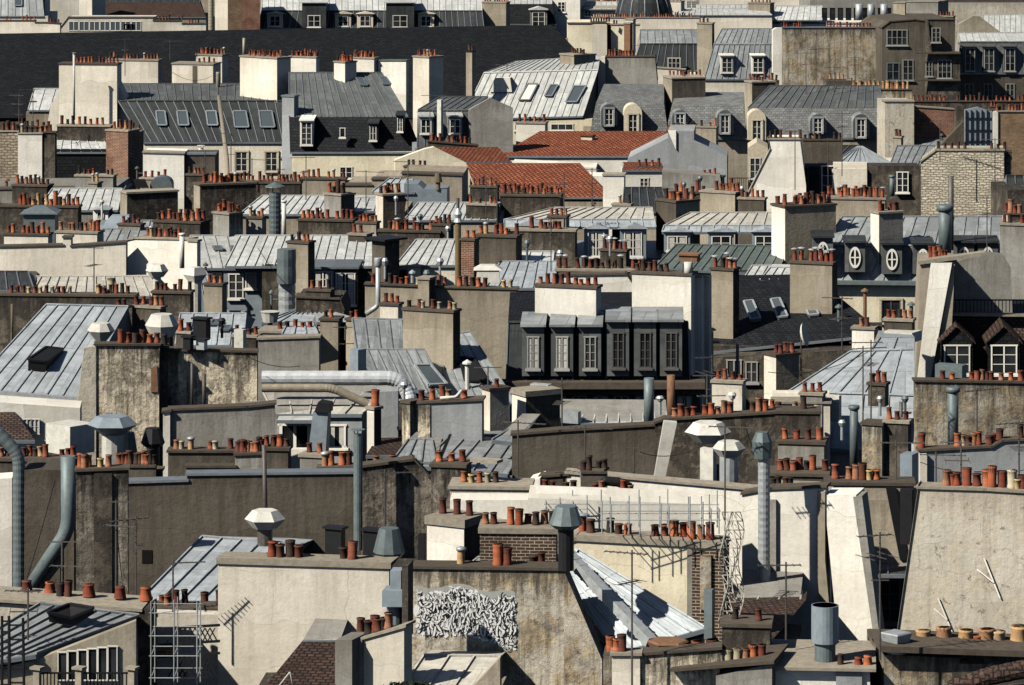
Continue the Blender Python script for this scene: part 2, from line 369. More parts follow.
def SK(pts, k=-1, glass_m='sky', fm='lead', name='skylight', w=.09, prop=0):
    """roof window: four picture corners dropped on face k of the last roof"""
    q = [onface(x, y, k)[0] for x, y in pts]; n = onface(*pts[0], k)[1]; b = MB()
    pr = [n * (prop if i in (0, 1) else 0) for i in range(4)]
    b.prism([v + n * .12 + e for v, e in zip(q, pr)], [v - n * .02 for v in q], glass_m, fm)
    for i in range(4):
        j = (i + 1) % 4; b.bar(q[i] + n * .13 + pr[i], q[j] + n * .13 + pr[j], w, .07, n, fm)
    return b.build(name, K.roof)

def WIN(x0, x1, y0, y1, off=0, m='frame', bars=(2, 3), fr=.05, sill=True, glass_m='glass', parent=None, name='window', out=.05, sur=None, curtain=False):
    """casement: real frame bars over a recessed-looking dark pane"""
    pl = K.pl; a, b_, c, d = pl.at(x0, y1, off), pl.at(x1, y1, off), pl.at(x1, y0, off), pl.at(x0, y0, off)
    n = pl.n; b = MB(); up = V3((0, 0, 1))
    b.prism([v + n * .015 for v in (a, b_, c, d)], [v - n * .1 for v in (a, b_, c, d)], glass_m)
    fr = min(fr, (b_ - a).length * .12)
    def br(p, q, w, o=out): b.bar(p + n * o / 2, q + n * o / 2, w, o, n, m)
    h = up * (fr / 2); s = (b_ - a).normalized() * fr / 2
    br(a - s * 2, b_ + s * 2, fr); br(d - s * 2, c + s * 2, fr); br(a + s * 0, d, fr); br(b_, c, fr)
    nx, ny = bars
    for i in range(1, nx):
        t = i / nx; br(a.lerp(b_, t), d.lerp(c, t), fr * (1.0 if nx == 2 else .6), out * .9)
    for j in range(1, ny):
        t = j / ny; br(a.lerp(d, t), b_.lerp(c, t), fr * .45, out * .6)
    if curtain:
        for s0, s1 in ((.06, .36), (.64, .94)):
            pp = [a.lerp(b_, s0), a.lerp(b_, s1), d.lerp(c, s1), d.lerp(c, s0)]
            b.prism([v + n * .018 for v in pp], [v + n * .005 for v in pp], 'curtain')
    if sill: b.bar(a - s * 4 + n * .06 - up * .06, b_ + s * 4 + n * .06 - up * .06, .16, .08, up, sur or m)
    if sur:
        w = fr * 2
        b.bar(a - s * 3 + n * .03, d - s * 3 + n * .03, w, .1, n, sur); b.bar(b_ + s * 3 + n * .03, c + s * 3 + n * .03, w, .1, n, sur); b.bar(d - s * 5 + n * .03 + h * 2, c + s * 5 + n * .03 + h * 2, w, .12, n, sur)
    return b.build(name, parent or K.t)

def arc(pl, x0, x1, ytop, ybot, off, k=9):
    """arched outline in the plane: flat foot at ybot, round head reaching ytop"""
    cx, r = (x0 + x1) / 2, (x1 - x0) / 2; out = [pl.at(x0, ybot, off)]
    for i in range(k + 1):
        t = math.pi * (1 - i / k); out.append(pl.at(cx + r * math.cos(t), ytop + min(r, (ybot - ytop) * .45) * (1 - math.sin(t)), off))
    return out + [pl.at(x1, ybot, off)]

def DOR(x0, x1, y0, y1, kind='flat', off=-.2, d=2.2, m='zinc', wm='frame', capm=None, win=(.2, .8, .15, .95), bars=(2, 3), label=None, sur=None, curtain=False):
    """dormer with its own cheeks, head and casement; part of the current house"""
    pl = K.pl; w = x1 - x0; h = y1 - y0; n = pl.n; b = MB(); capm = capm or m; up = V3((0, 0, 1))
    if kind == 'arch':
        f = arc(pl, x0, x1, y0, y1, off); b.prism(f, [p - n * d for p in f], m, capm)
    elif kind == 'gable':
        f = [pl.at(x0, y1, off), pl.at(x0, y0 + h * .28, off), pl.at((x0 + x1) / 2, y0, off), pl.at(x1, y0 + h * .28, off), pl.at(x1, y1, off)]
        b.prism(f, [p - n * d for p in f], m, m)
        g = [pl.at(x0 - w * .10, y0 + h * .34, off - .12), pl.at((x0 + x1) / 2, y0 - h * .02, off - .12), pl.at(x1 + w * .10, y0 + h * .34, off - .12)]
        for p, q in ((g[0], g[1]), (g[1], g[2])):
            b.prism([p, q, q + up * .06, p + up * .06], [v - n * (d + .15) for v in (p, q, q + up * .06, p + up * .06)], capm)
    else:
        f = [pl.at(x0, y1, off), pl.at(x0, y0, off), pl.at(x1, y0, off), pl.at(x1, y1, off)]
        b.prism(f, [p - n * d for p in f], m, m)
        p, q = pl.at(x0 - w * .08, y0, off - .18), pl.at(x1 + w * .08, y0, off - .18)
        if kind == 'ped':
            mid = pl.at((x0 + x1) / 2, y0 - h * .16, off - .18); fr = [p, q, mid]; b.prism(fr, [v - n * (d + .15) for v in fr], capm)
        else:
            rise = .05 if kind == 'oval' else .14; fr = [p, q, q + up * .09, p + up * .09]
            bk = [v - n * (d + .15) + up * rise for v in fr]; b.prism(fr, bk, capm)
    o = b.build('dormer', K.t)
    if label: o['label'] = label
    if kind == 'oval':
        bb = MB(); cx, cy, rx, ry = (x0 + x1) / 2, y0 + h * .5, w * .26, h * .33
        def ring(k, of): return [pl.at(cx + rx * k * math.cos(t * math.pi / 10), cy + ry * k * math.sin(t * math.pi / 10), off + of) for t in range(20)]
        bb.prism(ring(.95, -.015), ring(.95, .1), 'glass')
        A_, B_, C_ = ring(1.12, -.07), ring(.84, -.07), ring(1.12, .02)
        for i in range(20):
            j = (i + 1) % 20; bb.poly([A_[i], A_[j], B_[j], B_[i]], 'frame'); bb.poly([A_[i], A_[j], C_[j], C_[i]], 'frame')
        bb.bar(pl.at(cx, cy - ry, off - .04), pl.at(cx, cy + ry, off - .04), .07, .05, n, 'frame'); bb.bar(pl.at(cx - rx, cy, off - .04), pl.at(cx + rx, cy, off - .04), .05, .04, n, 'frame')
        bb.build('window', o)
    else:
        WIN(x0 + w * win[0], x0 + w * win[1], y0 + h * win[2], y0 + h * win[3], off, wm, bars, parent=o, sur=sur, curtain=curtain)
    return o

# ------------------------------------------------------------------ chimney pots
POTS = {}
def potmesh(kind, mat):
    if (kind, mat) in POTS: return POTS[(kind, mat)]
    b = MB(); n = 12
    if kind == 'p':   prof = [(.15, 0), (.165, .03), (.14, .08), (.125, .44), (.15, .46), (.15, .5), (.115, .5), (.105, .3)]
    elif kind == 's': prof = [(.13, 0), (.125, .33), (.15, .35), (.15, .4), (.11, .4), (.10, .25)]
    elif kind == 'f': prof = [(.21, 0), (.20, .06), (.15, .34), (.17, .37), (.17, .41), (.12, .41), (.11, .25)]
    elif kind == 'o': prof = [(.16, 0), (.17, .05), (.145, .12), (.16, .5), (.175, .55), (.13, .55), (.12, .3)]
    else:             prof = [(.14, 0), (.13, .5), (.14, .52), (.11, .52), (.10, .3)]
    b.tube([(0, 0, z) for r, z in prof], [r for r, z in prof], mat, n, close=False)
    b.poly([(.10 * math.cos(i * math.pi / 6), .10 * math.sin(i * math.pi / 6), prof[-1][1]) for i in range(12)], 'soot')
    if kind == 'c':
        for i in range(3):
            t = i * 2.1; b.bar(V3((.11 * math.cos(t), .11 * math.sin(t), .48)), V3((.13 * math.cos(t), .13 * math.sin(t), .66)), .02, .02, V3((0, 1, 0)), 'galv')
        b.tube([(0, 0, .63), (0, 0, .66), (0, 0, .71)], [.24, .22, .03], 'galv', 12)
    if kind == 'h':
        b.tube([(0, 0, .5), (0, 0, .62), (0, 0, .68)], [.16, .19, .03], 'galv', 12)
    me = b.mesh('chimney_pot', V3((0, 0, 0)))
    for i, p in enumerate(me.polygons): p.use_smooth = len(p.vertices) == 4
    POTS[(kind, mat)] = me; return me
PK = {'r': ('p', 'pot'), 'R': ('o', 'pot'), 's': ('s', 'pot'), 't': ('p', 'pott'), 'T': ('o', 'pott'), 'k': ('p', 'potk'), 'K': ('o', 'potk'),
      'W': ('o', 'potw'), 'c': ('c', 'pot'), 'C': ('c', 'potk'), 'h': ('h', 'pott'), 'w': ('s', 'potw'), 'f': ('f', 'pot'), 'F': ('f', 'pott'), 'q': ('s', 'potk')}
def pot(ch, p, parent, sc=1.0):
    rw = CAMH * F / p.y + HOR; sc *= .66 - .12 * min(1, max(0, (rw - 250) / 200)); wf = min(1.08, max(.80, .80 + (rw - 180) / 330 * .28)); u_ = random.random()
    if ch == 'F': sc *= 1.35
    if rw < 480 and u_ < .06: return None
    if ch in 'rR' and u_ > .86: ch = 'K' if u_ > .93 else 'q'
    elif ch in 'rR' and u_ > .80: ch = random.choice('tsch')
    kd, mt = PK[ch]; o = bpy.data.objects.new('chimney_pot', potmesh(kd, mt)); COL.objects.link(o)
    o.parent = parent; o.location = p - V3(parent['_o']); o.rotation_euler = (random.gauss(0, .03), random.gauss(0, .03), random.uniform(0, 6))
    s = sc * random.uniform(.95, 1.08); hz = random.choice((1, 1, 1, 1.1, .88, 1.25, .75)) if ch in 'rRtTkKc' else 1; hz *= random.uniform(.9, 1.1)
    o.scale = (s * wf, s * wf, s * (hz if ch.isupper() is False else hz * 1.1)); return o
def dense(s, p, q):
    if len(s) and CAMH * F / p.y + HOR < 430 and (q - p).length / len(s) > .40: return ''.join(c + (c if c != ' ' and random.random() < .8 else ' ') for c in s)
    return s
def POT(s, p, q, parent, sc=1.0, jit=.1, nrm=None):
    s = dense(s, p, q)
    n = len(s)
    for i, ch in enumerate(s):
        if ch == ' ': continue
        c = p.lerp(q, (i + .5) / n)
        if nrm is not None: c = c + nrm * random.uniform(-jit, jit)
        pot(ch, c, parent, sc)

def CH(x0, x1, yt, pots='', side=8, a=-22, m='cream', cap='conc', row=None, base=None, yb=None, y2=None, d=None, part=None, caph=.09, sc=1.0, over=.05, jit=.1, m2=None):
    """chimney breast: the front face spans x0..x1 in the picture, a narrow side face of `side` px shows
    to the right (a<0) or the left (a>0); coping and pots on top. y2: top at the far end."""
    row = K.row if row is None else row
    if part is None: part = K.t if base is None else base
    pl = Pl(row, x1 if a < 0 else x0, a); Y = Yr(row); sa = abs(math.sin(pl.a))
    if d is None: d = side * Y / F / max(sa, .05)
    near = pl.at(x1 if a < 0 else x0, yt); L = pl.at(x0, yt); R_ = pl.at(x1, yt)
    zt = near.z; L.z = R_.z = zt
    if y2 is not None:
        if a < 0: L.z = pl.at(x0, y2).z
        else: R_.z = pl.at(x1, y2).z
    zb = GZ if yb is None else pl.at(x0, yb).z
    f = [V3((L.x, L.y, zb)), V3((R_.x, R_.y, zb)), R_, L]
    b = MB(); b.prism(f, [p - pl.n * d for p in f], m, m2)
    par = b.build('chimney' if part.get('category') and part.name.split('.')[0] != 'chimney' else 'masonry', part)
    e = (R_ - L).normalized() * over; up = V3((0, 0, caph)); n = pl.n
    holder = par if par.name.startswith('chimney') else part
    if cap:
        q = [L - e + n * over, R_ + e + n * over]; q = [v + V3((0, 0, .003)) for v in q]; fr = [q[0], q[1], q[1] + up, q[0] + up]
        b = MB(); b.prism(fr, [v - n * (d + 2 * over) for v in fr], cap); b.build('coping', holder)
    else: up = V3((0, 0, 0))
    mid = -n * (d / 2) + up + V3((0, 0, .002))
    rowsof = pots.split('/')
    for i, rr in enumerate(rowsof):
        sh = n * (d * .5 * ((i + .5) / len(rowsof) * 2 - 1) * .9) if len(rowsof) > 1 else V3((0, 0, 0))
        POT(rr, L + mid + sh, R_ + mid + sh, holder, sc, min(jit, d * .2), n)
    K.top = (L + mid, R_ + mid); return par
def CT(label, *a, row=300, x=None, **k):      # a chimney that stands alone: thing > masonry, coping, chimney_pot
    x = (a[0] + a[1]) / 2 if x is None else x
    TH('chimney', label, 'chimney', row, x, 0); CH(*a, row=row, **k); return K.t
def ontop(x, y):      # the point on the middle of the coping under picture column x
    for chain, off, d, ch, pl in reversed(K.tops):
        for (xa, ya), (xb, yb) in zip(chain, chain[1:]):
            if xb - xa > 1.5 and xa - 1 <= x <= xb + 1:
                yy = ya + (yb - ya) * (x - xa) / (xb - xa)
                if abs(yy - y) < 8: return pl.at(x, yy, off) - pl.n * min(d, 1.0) * random.uniform(.35, .6) + V3((0, 0, ch + .004))
    return None
def potsat(s, x0, x1, y, row, sc=1.0, parent=None, y2=None):   # pots standing along a line (part of the current thing)
    y2 = y if y2 is None else y2; s = dense(s, P(x0, y, row), P(x1, y, row)); lo = hi_ = None
    for i, ch in enumerate(s):
        if ch == ' ': continue
        t = (i + .5) / len(s); x = x0 + (x1 - x0) * t; yy = y + (y2 - y) * t
        ot = ontop(x, yy)
        if ot is None: lo = x if lo is None else lo; hi_ = x
        pot(ch, ot or P(x, yy, row), parent or K.t, sc)
    if lo is not None and row < 600 and hi_ - lo > 3:      # the low wall these pots stand on
        p, q = P(lo - 3, y, row), P(hi_ + 3, y, row); b = MB(); z = V3((0, 0, .07)); g = V3((0, .22, 0)); h = V3((0, 0, 1.3))
        b.prism([p - g - z, q - g - z, q - g, p - g], [p + g - z, q + g - z, q + g, p + g], 'dconc'); g = g * .8
        b.prism([p - g - h, q - g - h, q - g - z, p - g - z], [p + g - h, q + g - h, q + g - z, p + g - z], 'brown'); b.build('pot_ledge', parent or K.t)

# ------------------------------------------------------------------ roof furniture (things of their own)
def one(name, label, cat, b, row, x, y, group=None):
    o = b.build(name, None, P(x, y, row)); tag(o, label, cat, group); return o
def ANT(x, yt, yb, row, label, kind=0, s=1.0):
    b = MB(); p, q = P(x, yb, row), P(x, yt, row); up = V3((0, 0, 1)); r = .022
    b.tube([p, q], [r * 1.2, r], 'mast', 6)
    def yagi(z, ang, L, n, el=.34):
        d = V3((math.cos(ang), math.sin(ang), 0)); e = V3((-d.y, d.x, 0)) ; c = V3((q.x, q.y, z))
        b.bar(c - d * L * .35, c + d * L * .65, .028, .028, up, 'mast')
        for i in range(n):
            cc = c + d * L * (-.33 + i * .96 / (n - 1)); h = el * (1 - .05 * i); b.bar(cc - e * h * .5 , cc + e * h * .5, .016, .016, up, 'mast')
    z = q.z - .08; a0 = random.uniform(-.5, .5) + (0 if kind % 2 else math.pi)
    if kind == 0: yagi(z, a0, 1.1 * s, 7); yagi(z - .7, a0 + 1.2, .8 * s, 5, .5)
    elif kind == 1: yagi(z, a0, 1.3 * s, 9, .28)
    elif kind == 2:
        yagi(z, a0, .9 * s, 6); yagi(z - .5, a0 + .2, .7 * s, 3, .9); b.tube([V3((q.x - .22, q.y, z - 1.1)), V3((q.x + .22, q.y, z - 1.1))], .015, 'mast', 5)
    elif kind == 3:
        b.bar(q - V3((.45 * s, 0, .05)), q + V3((.45 * s, 0, -.05)), .03, .03, up, 'mast'); yagi(z - .6, a0, .9 * s, 5, .3)
    return one('tv_antenna', label, 'antenna', b, row, x, yb, 'tv antennas on the roofs')
def COWL(x, y, w, h, row, label, m='wmet', post=None, pw=.3, n=6, top=.45, pm=None, lip=.55, group='chimney cowls on the roofs'):
    """faceted extractor cowl: wide waist, shallow lid, narrowing foot, standing on a post"""
    s = ppm(row); r = w / 2 / s; H_ = h / s; c = P(x, y, row); b = MB()
    b.tube([c + V3((0, 0, -H_)), c + V3((0, 0, -H_ * top)), c], [r * lip, r, r * (.62 if top > .3 else .9)], m, n)
    o_ = TH('extractor_cowl', label, 'cowl', row, x, 0, group)
    b.build('hood', o_)
    if post:
        b = MB(); q = P(x, post, row); b.tube([q, c + V3((0, 0, -H_ * .95))], pw, pm or m, 12); b.build('post', o_)
    return o_
def PIPE(pts, w, row, label, m='galv', ribs=.25, n=14, cap=None, name='flue_pipe', cat='pipe', group=None, rows=None, capm=None):
    """round duct through picture points; w = diameter in px"""
    s = ppm(row); rr = rows or [row] * len(pts); q = [P(x, y, k) for (x, y), k in zip(pts, rr)]; r = w / 2 / s
    Q = [q[0]]
    for i in range(1, len(q) - 1):          # rounded elbows
        a, c, e = q[i - 1], q[i], q[i + 1]; L = min((a - c).length, (e - c).length, r * 3.2) * .5
        s0 = c + (a - c).normalized() * L; s1 = c + (e - c).normalized() * L
        for t in (0, .25, .5, .75, 1): Q.append(s0.lerp(c, t).lerp(c.lerp(s1, t), t))
    Q.append(q[-1]); b = MB(); b.tube(Q, r, m, n, ribs=ribs * 1.0)
    up = V3((0, 0, 1)); T = max(q, key=lambda v: v.z); cm = capm or m
    if cap == 'cone':
        for i in range(3):
            t = i * 2.1; b.bar(T + V3((r * .9 * math.cos(t), r * .9 * math.sin(t), -.05)), T + V3((r * .9 * math.cos(t), r * .9 * math.sin(t), r)), .03, .03, V3((0, 1, 0)), cm)
        b.tube([T + up * r, T + up * r * 1.15, T + up * r * 1.9], [r * 1.7, r * 1.65, .02], cm, n)
    elif cap == 'drum': b.tube([T - up * .05, T + up * r * .3, T + up * r * 3, T + up * r * 3.3], [r, r * 1.6, r * 1.6, r * 1.45], cm, n)
    elif cap == 'collar': b.tube([T - up * r * .6, T - up * r * .5, T + up * r * .35, T + up * r * .36], [r * 1.02, r * 1.3, r * 1.3, r * .9], cm, n)
    elif cap == 'flat':
        for t in (.5, 2.6, 4.7): b.bar(T + V3((r * .9 * math.cos(t), r * .9 * math.sin(t), -.05)), T + V3((r * 1.1 * math.cos(t), r * 1.1 * math.sin(t), r * .9)), .03, .03, V3((0, 1, 0)), cm)
        b.tube([T + up * r * .9, T + up * r * 1.05], [r * 1.6, r * 1.6], cm, n)
    o = b.build(name, None, P(*pts[0], rr[0])); 
    for p in o.data.polygons: p.use_smooth = len(p.vertices) == 4 and not ribs
    tag(o, label, cat, group); return o
def BOX(x0, x1, y0, y1, row, label, m='bmet', a=-25, side=8, name='vent_box', cat='vent', lid=None, group=None):
    pl = Pl(row, x1 if a < 0 else x0, a); d = side * Yr(row) / F / abs(math.sin(pl.a))
    near = pl.at(x1 if a < 0 else x0, y0); lo = pl.at(x1 if a < 0 else x0, y1).z
    L, R_ = pl.at(x0, y0), pl.at(x1, y0); f = [V3((L.x, L.y, lo)), V3((R_.x, R_.y, lo)), V3((R_.x, R_.y, near.z)), V3((L.x, L.y, near.z))]
    b = MB(); b.prism(f, [p - pl.n * d for p in f], m)
    if lid:
        u = V3((0, 0, .06)); e = (f[1] - f[0]).normalized() * .06; g = [f[3] - e + pl.n * .06 + u * .05, f[2] + e + pl.n * .06 + u * .05]; g = [g[0], g[1], g[1] + u, g[0] + u]
        b.prism(g, [p - pl.n * (d + .12) for p in g], lid)
    o = b.build(name, None, P((x0 + x1) / 2, y1, row)); tag(o, label, cat, group); return o
# ================================================================== the setting
def sheet(name, m, x0, x1, y0, y1, z, kind='structure'):
    b = MB(); b.poly([V3((x0, y0, z)), V3((x1, y0, z)), V3((x1, y1, z)), V3((x0, y1, z))], m); o = b.build(name, None, (0, (y0 + y1) / 2, z)); o['kind'] = kind; return o
sheet('ground', 'street', -3000, 3000, -200, 6000, GZ)

# ================================================================== beyond the top edge: the next streets
for i, (x, row, w, m, rm) in enumerate([(60, -55, 170, 'cream', 'zinc'), (260, -60, 200, 'tan', 'zincl'), (480, -52, 190, 'white', 'zincd'), (700, -62, 200, 'cream', 'zincl'), (900, -54, 180, 'grey', 'zinc')]):
    H(['cream house with zinc roof in the farthest street, behind the grey mansard', 'tan block with pale zinc roof in the farthest street', 'white house with dark zinc roof in the farthest street',
       'cream block with pale zinc roof in the farthest street past the dome', 'grey house with zinc roof farthest off, above the white tanks'][i], row, x, [6, -5, 4, -6, 5][i])
    W([(x - w / 2, row + 4), (x + w / 2, row + 4)], m, 9, cap=None)
    R(x - w / 2, x + w / 2, row + 4, [(x - w / 2, x + w / 2, row - 22, 4)], rm)
    for k in range(4): CH(x - w / 2 + 12 + k * w / 4, x - w / 2 + 30 + k * w / 4, row - 28, 'rrrr', 5, m=m, row=row - 8)

# ================================================================== top strip, y 0-32
H('blue grey mansard house in the top corner with one roof window', 14, 0, 0)
W([(-14, 16), (48, 16)], 'cream', 8)
R(-14, 44, 16, [(-12, 41, -16, 1.5), (-12, 41, -30, 6)], 'zinc')
SK([(15, 6), (22, 6), (22, -2), (15, -2)], 0)
CH(40, 45, -12, 'rr', 4, m='white', row=12)
TH('parapet', 'low cream parapet with red pots before the blue grey mansard', 'wall', 34, 20, -6)
W([(-8, 21), (35, 21), (35, 23), (46, 23), (60, 24), (60, 38)], 'cream', 1, cap='dconc')
potsat('rr  rrrr   rrr', 4, 60, 20, 33)
H('long glazed studio with cream parapet above the dark roof ridge', 33, 100, 0, cat='building')
W([(57, 32), (68, 18), (153, 18)], 'cream', 4, cap='dconc')
for k in range(7): WIN(69 + k * 10.4, 78.6 + k * 10.4, 21.5, 30.5, 0, 'frame', (2, 1), fr=.05, sill=False, glass_m='sky')
for k in range(3): WIN(124 + k * 3.4, 126.6 + k * 3.4, 24, 29, 0, 'iron', (1, 1), fr=.03, sill=False, out=.1)
TH('parapet', 'cream parapet with a red pot row beside the glazed studio', 'wall', 33, 180, 4)
W([(153, 21), (182, 21), (182, 24), (206, 24)], 'cream', 1.2, cap='dconc'); potsat('rrrrr rr rrrk', 158, 200, 20.5, 32)
H('maroon slate house behind the glazed studio', 16, 150, 0)
W([(96, 17), (206, 17)], 'grey', 8)
R(96, 206, 17, [(104, 200, 2.5, 3), (104, 200, -2, 5)], 'slate', side='slate', mats=['browntile', 'zincd'])
CT('pale chimney breast rising over the blue grey mansard', 79, 92, -14, 'rrrr', 11, m='cream', row=18, a=-25)
TH('block_wall', 'tall cream wall end beside the brown brick block at the top edge', 'wall', 28, 220, -10); W([(215, -12), (229, -12)], 'cream', 3, cap='conc')
TH('block_wall', 'brown brick block at the top edge above the dark roof', 'wall', 29, 243, 5); W([(228, -14), (242, -14)], 'brickbr', 4); 
W([(242, -15), (260, -15)], 'brick', 5)
PIPE([(211, 30), (211, -12)], 5.5, 29, 'tall tan flue rising past the cream wall end at the top edge', 'bpipe')
H('long grey mansard house with five arched dormers above the dark roof', 26, 370, 0)
W([(256, 28), (486, 28)], 'cream', 8)
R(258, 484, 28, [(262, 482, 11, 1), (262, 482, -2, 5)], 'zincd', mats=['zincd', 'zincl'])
for x in (275, 343, 365, 426): DOR(x - 8, x + 8, 14, 28, 'ped', 0, 2.5, 'carve', capm='carve', win=(.2, .8, .15, .85), bars=(2, 2))
for x, w in ((314, 12), (400, 14)):
    DOR(x - w, x + w, 3, 28, 'flat', -1.0, 4, 'zincd', capm='zincl', win=(.25, .75, .5, .95), bars=(2, 2))
CH(432, 444, -3, 'rrkk', 3, m='dark', row=22); CH(395, 406, -8, 'rrr', 4, m='cream', row=14); CH(330, 343, -6, 'rrr', 4, m='cream', row=12); CH(281, 290, -9, 'rr', 4, m='tan', row=12)
CH(419, 430, -6, 'rr', 4, m='tan', row=12)
TH('chimney', 'broad tan chimney block with pots at the top edge past the dark one', 'chimney', 25, 490, 0); CH(482, 506, 3, 'rrkrr', 4, m='tan', row=25, a=-15)
CT('cream chimney with red pots at the top edge behind the tan block', 468, 480, 4, 'rrr', 4, row=18)
H('slate house with a white dormer window beyond the end of the dark roof', 22, 540, 0)
W([(506, 26), (556, 26)], 'cream', 8); R(504, 556, 24, [(508, 552, 4, 1.5), (508, 552, -4, 5)], 'slate', mats=['slate', 'zincl'])
DOR(530, 547, 10, 28, 'ped', -.6, 3, 'slateg', capm='zincl', win=(.15, .85, .12, .9))
H('white rendered house at the top edge left of the dome', 20, 570, -10)
W([(552, -8), (580, -8)], 'white', 4, cap='conc'); W([(580, 6), (618, 6)], 'lime', 5, off=1); WIN(558, 565, 2, 12); WIN(585, 591, 8, 16, 1)
R(578, 618, 9, [(580, 616, 2, 3)], 'zincl', off=.8)
CT('wide cream chimney with red pots just left of the dome', 594, 622, 3, 'rrrrrrr', 5, row=13)
TH('dome', 'dark ribbed dome cut by the top edge of the picture', 'dome', 20, 644)
b = MB(); c = P(644, 24, 20); s = ppm(20)
for k in range(9):
    r0, r1 = 29 / s * math.cos(math.radians(k * 9.5)), 29 / s * math.cos(math.radians((k + 1) * 9.5)); z0, z1 = 4.3 * math.sin(math.radians(k * 9.5)), 4.3 * math.sin(math.radians((k + 1) * 9.5))
    for i in range(24):
        t0, t1 = i * math.pi / 12, (i + 1) * math.pi / 12
        b.poly([c + V3((r0 * math.cos(t0), r0 * math.sin(t0), z0)), c + V3((r0 * math.cos(t1), r0 * math.sin(t1), z0)), c + V3((r1 * math.cos(t1), r1 * math.sin(t1), z1)), c + V3((r1 * math.cos(t0), r1 * math.sin(t0), z1))], 'zincd')
for i in range(12):
    t0 = i * math.pi / 6
    b.tube([c + V3((29 / s * math.cos(math.radians(e)) * math.cos(t0), 29 / s * math.cos(math.radians(e)) * math.sin(t0), 4.3 * math.sin(math.radians(e)))) for e in range(0, 90, 9)], .06, 'lead', 5)
b.build('dome_shell', K.t); b = MB(); b.tube([V3((c.x, c.y, GZ)), c], 29.5 / s, 'cream', 24); b.build('drum', K.t)
# pale flat roofs and pots right of the dome
H('flat white zinc roofs with red pot rows to the side of the dome', 16, 700, 0, cat='building')
W([(640, 15), (772, 15)], 'cream', 9); R(640, 772, 15, [(648, 764, 9, 5), (648, 764, 5, 8)], 'zincl')
for x in (689, 694): WIN(x - 2, x + 2, 1, 8, -3)
W([(660, -3), (705, -3)], 'cream', 3, off=9); WIN(687, 691, 0, 6, 9); WIN(694, 698, 0, 6, 9)
CH(666, 681, 2, 'rrrr', 4, row=14); CH(748, 770, 4, 'rrrrrr', 5, row=14, m='tan')
TH('wall_run', 'low wall topped by a long row of small red pots beside the dome', 'wall', 24, 655, 0); W([(592, 18), (700, 18)], 'cream', .8, cap='conc'); potsat('rrrkrrrrrkr krrrrrrkrr', 594, 695, 17.5, 23.5)
H('white terrace block with steel tanks at the top edge', 14, 870, 0, cat='building')
W([(760, 24), (895, 24)], 'white', 9, cap='conc'); 
for k in range(9): WIN(822 + k * 8, 827 + k * 8, 8, 20, 0, 'iron', (1, 2), sill=False)
R(770, 822, 20, [(776, 822, 6, 4)], 'zincl', off=-.5)
for i, x in enumerate((859, 871, 884)):
    o = PIPE([(x, 20), (x, 4)], 7, 22, ['pale steel tank, first of the three by the terrace', 'middle one of the three pale steel tanks by the terrace', 'pale steel tank nearest the dark square block'][i], 'galv', ribs=0, name='steel_tank', cat='tank', group='steel tanks on the terrace')
TH('rooftop_block', 'dark square rooftop block with cornice beside the steel tanks', 'building', 20, 925, -20); W([(906, 2), (938, 2)], 'grey', 4, cap='conc'); W([(893, 3), (905, 3)], 'tan', 3, cap='conc')
CT('dark chimney with five small pots beside the square rooftop block', 938, 953, 17, 'rkrkr', 3, m='dark', row=26)
TH('party_wall', 'long pale weathered wall at the top corner under a dark tiled strip', 'wall', 14, 990, 4); W([(938, 3), (1040, 3)], 'lime', 3, zb=GZ); R(938, 1040, 2, [(938, 1040, -5, 4)], 'browntile', off=.4)
H('gabled house with a bright zinc slope at the top corner', 36, 990, 0)
W([(959, 24), (973, 16), (980, 16.5), (1010, 39)], 'tan', .6); 
R(983, 1042, 34, [(983, 1042, 15, 5)], 'zincl', off=1.0, seam=.5)
W([(957, 36), (1040, 36)], 'tan', 6, off=1)
# blue grey corner mansard
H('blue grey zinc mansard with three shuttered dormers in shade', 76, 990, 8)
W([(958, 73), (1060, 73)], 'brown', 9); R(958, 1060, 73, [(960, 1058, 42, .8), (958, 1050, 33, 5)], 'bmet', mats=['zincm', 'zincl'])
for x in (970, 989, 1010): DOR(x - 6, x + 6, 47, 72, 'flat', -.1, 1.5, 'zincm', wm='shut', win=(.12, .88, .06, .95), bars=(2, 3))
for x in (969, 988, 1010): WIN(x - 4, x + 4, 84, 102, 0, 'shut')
# dark tenement
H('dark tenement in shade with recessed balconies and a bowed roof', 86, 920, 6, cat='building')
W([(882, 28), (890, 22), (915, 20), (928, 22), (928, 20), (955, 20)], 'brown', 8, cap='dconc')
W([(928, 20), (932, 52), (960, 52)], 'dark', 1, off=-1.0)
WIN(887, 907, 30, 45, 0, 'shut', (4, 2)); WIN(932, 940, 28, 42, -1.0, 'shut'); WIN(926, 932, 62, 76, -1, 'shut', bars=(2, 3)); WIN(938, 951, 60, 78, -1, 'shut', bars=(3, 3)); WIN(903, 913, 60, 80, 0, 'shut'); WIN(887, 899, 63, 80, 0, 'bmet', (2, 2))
b = MB(); 
for y in (80, 53): b.bar(K.pl.at(914, y, -1.2), K.pl.at(960, y, -1.2), .4, .12, V3((0, 0, 1)), 'dconc')
b.build('balcony', K.t)
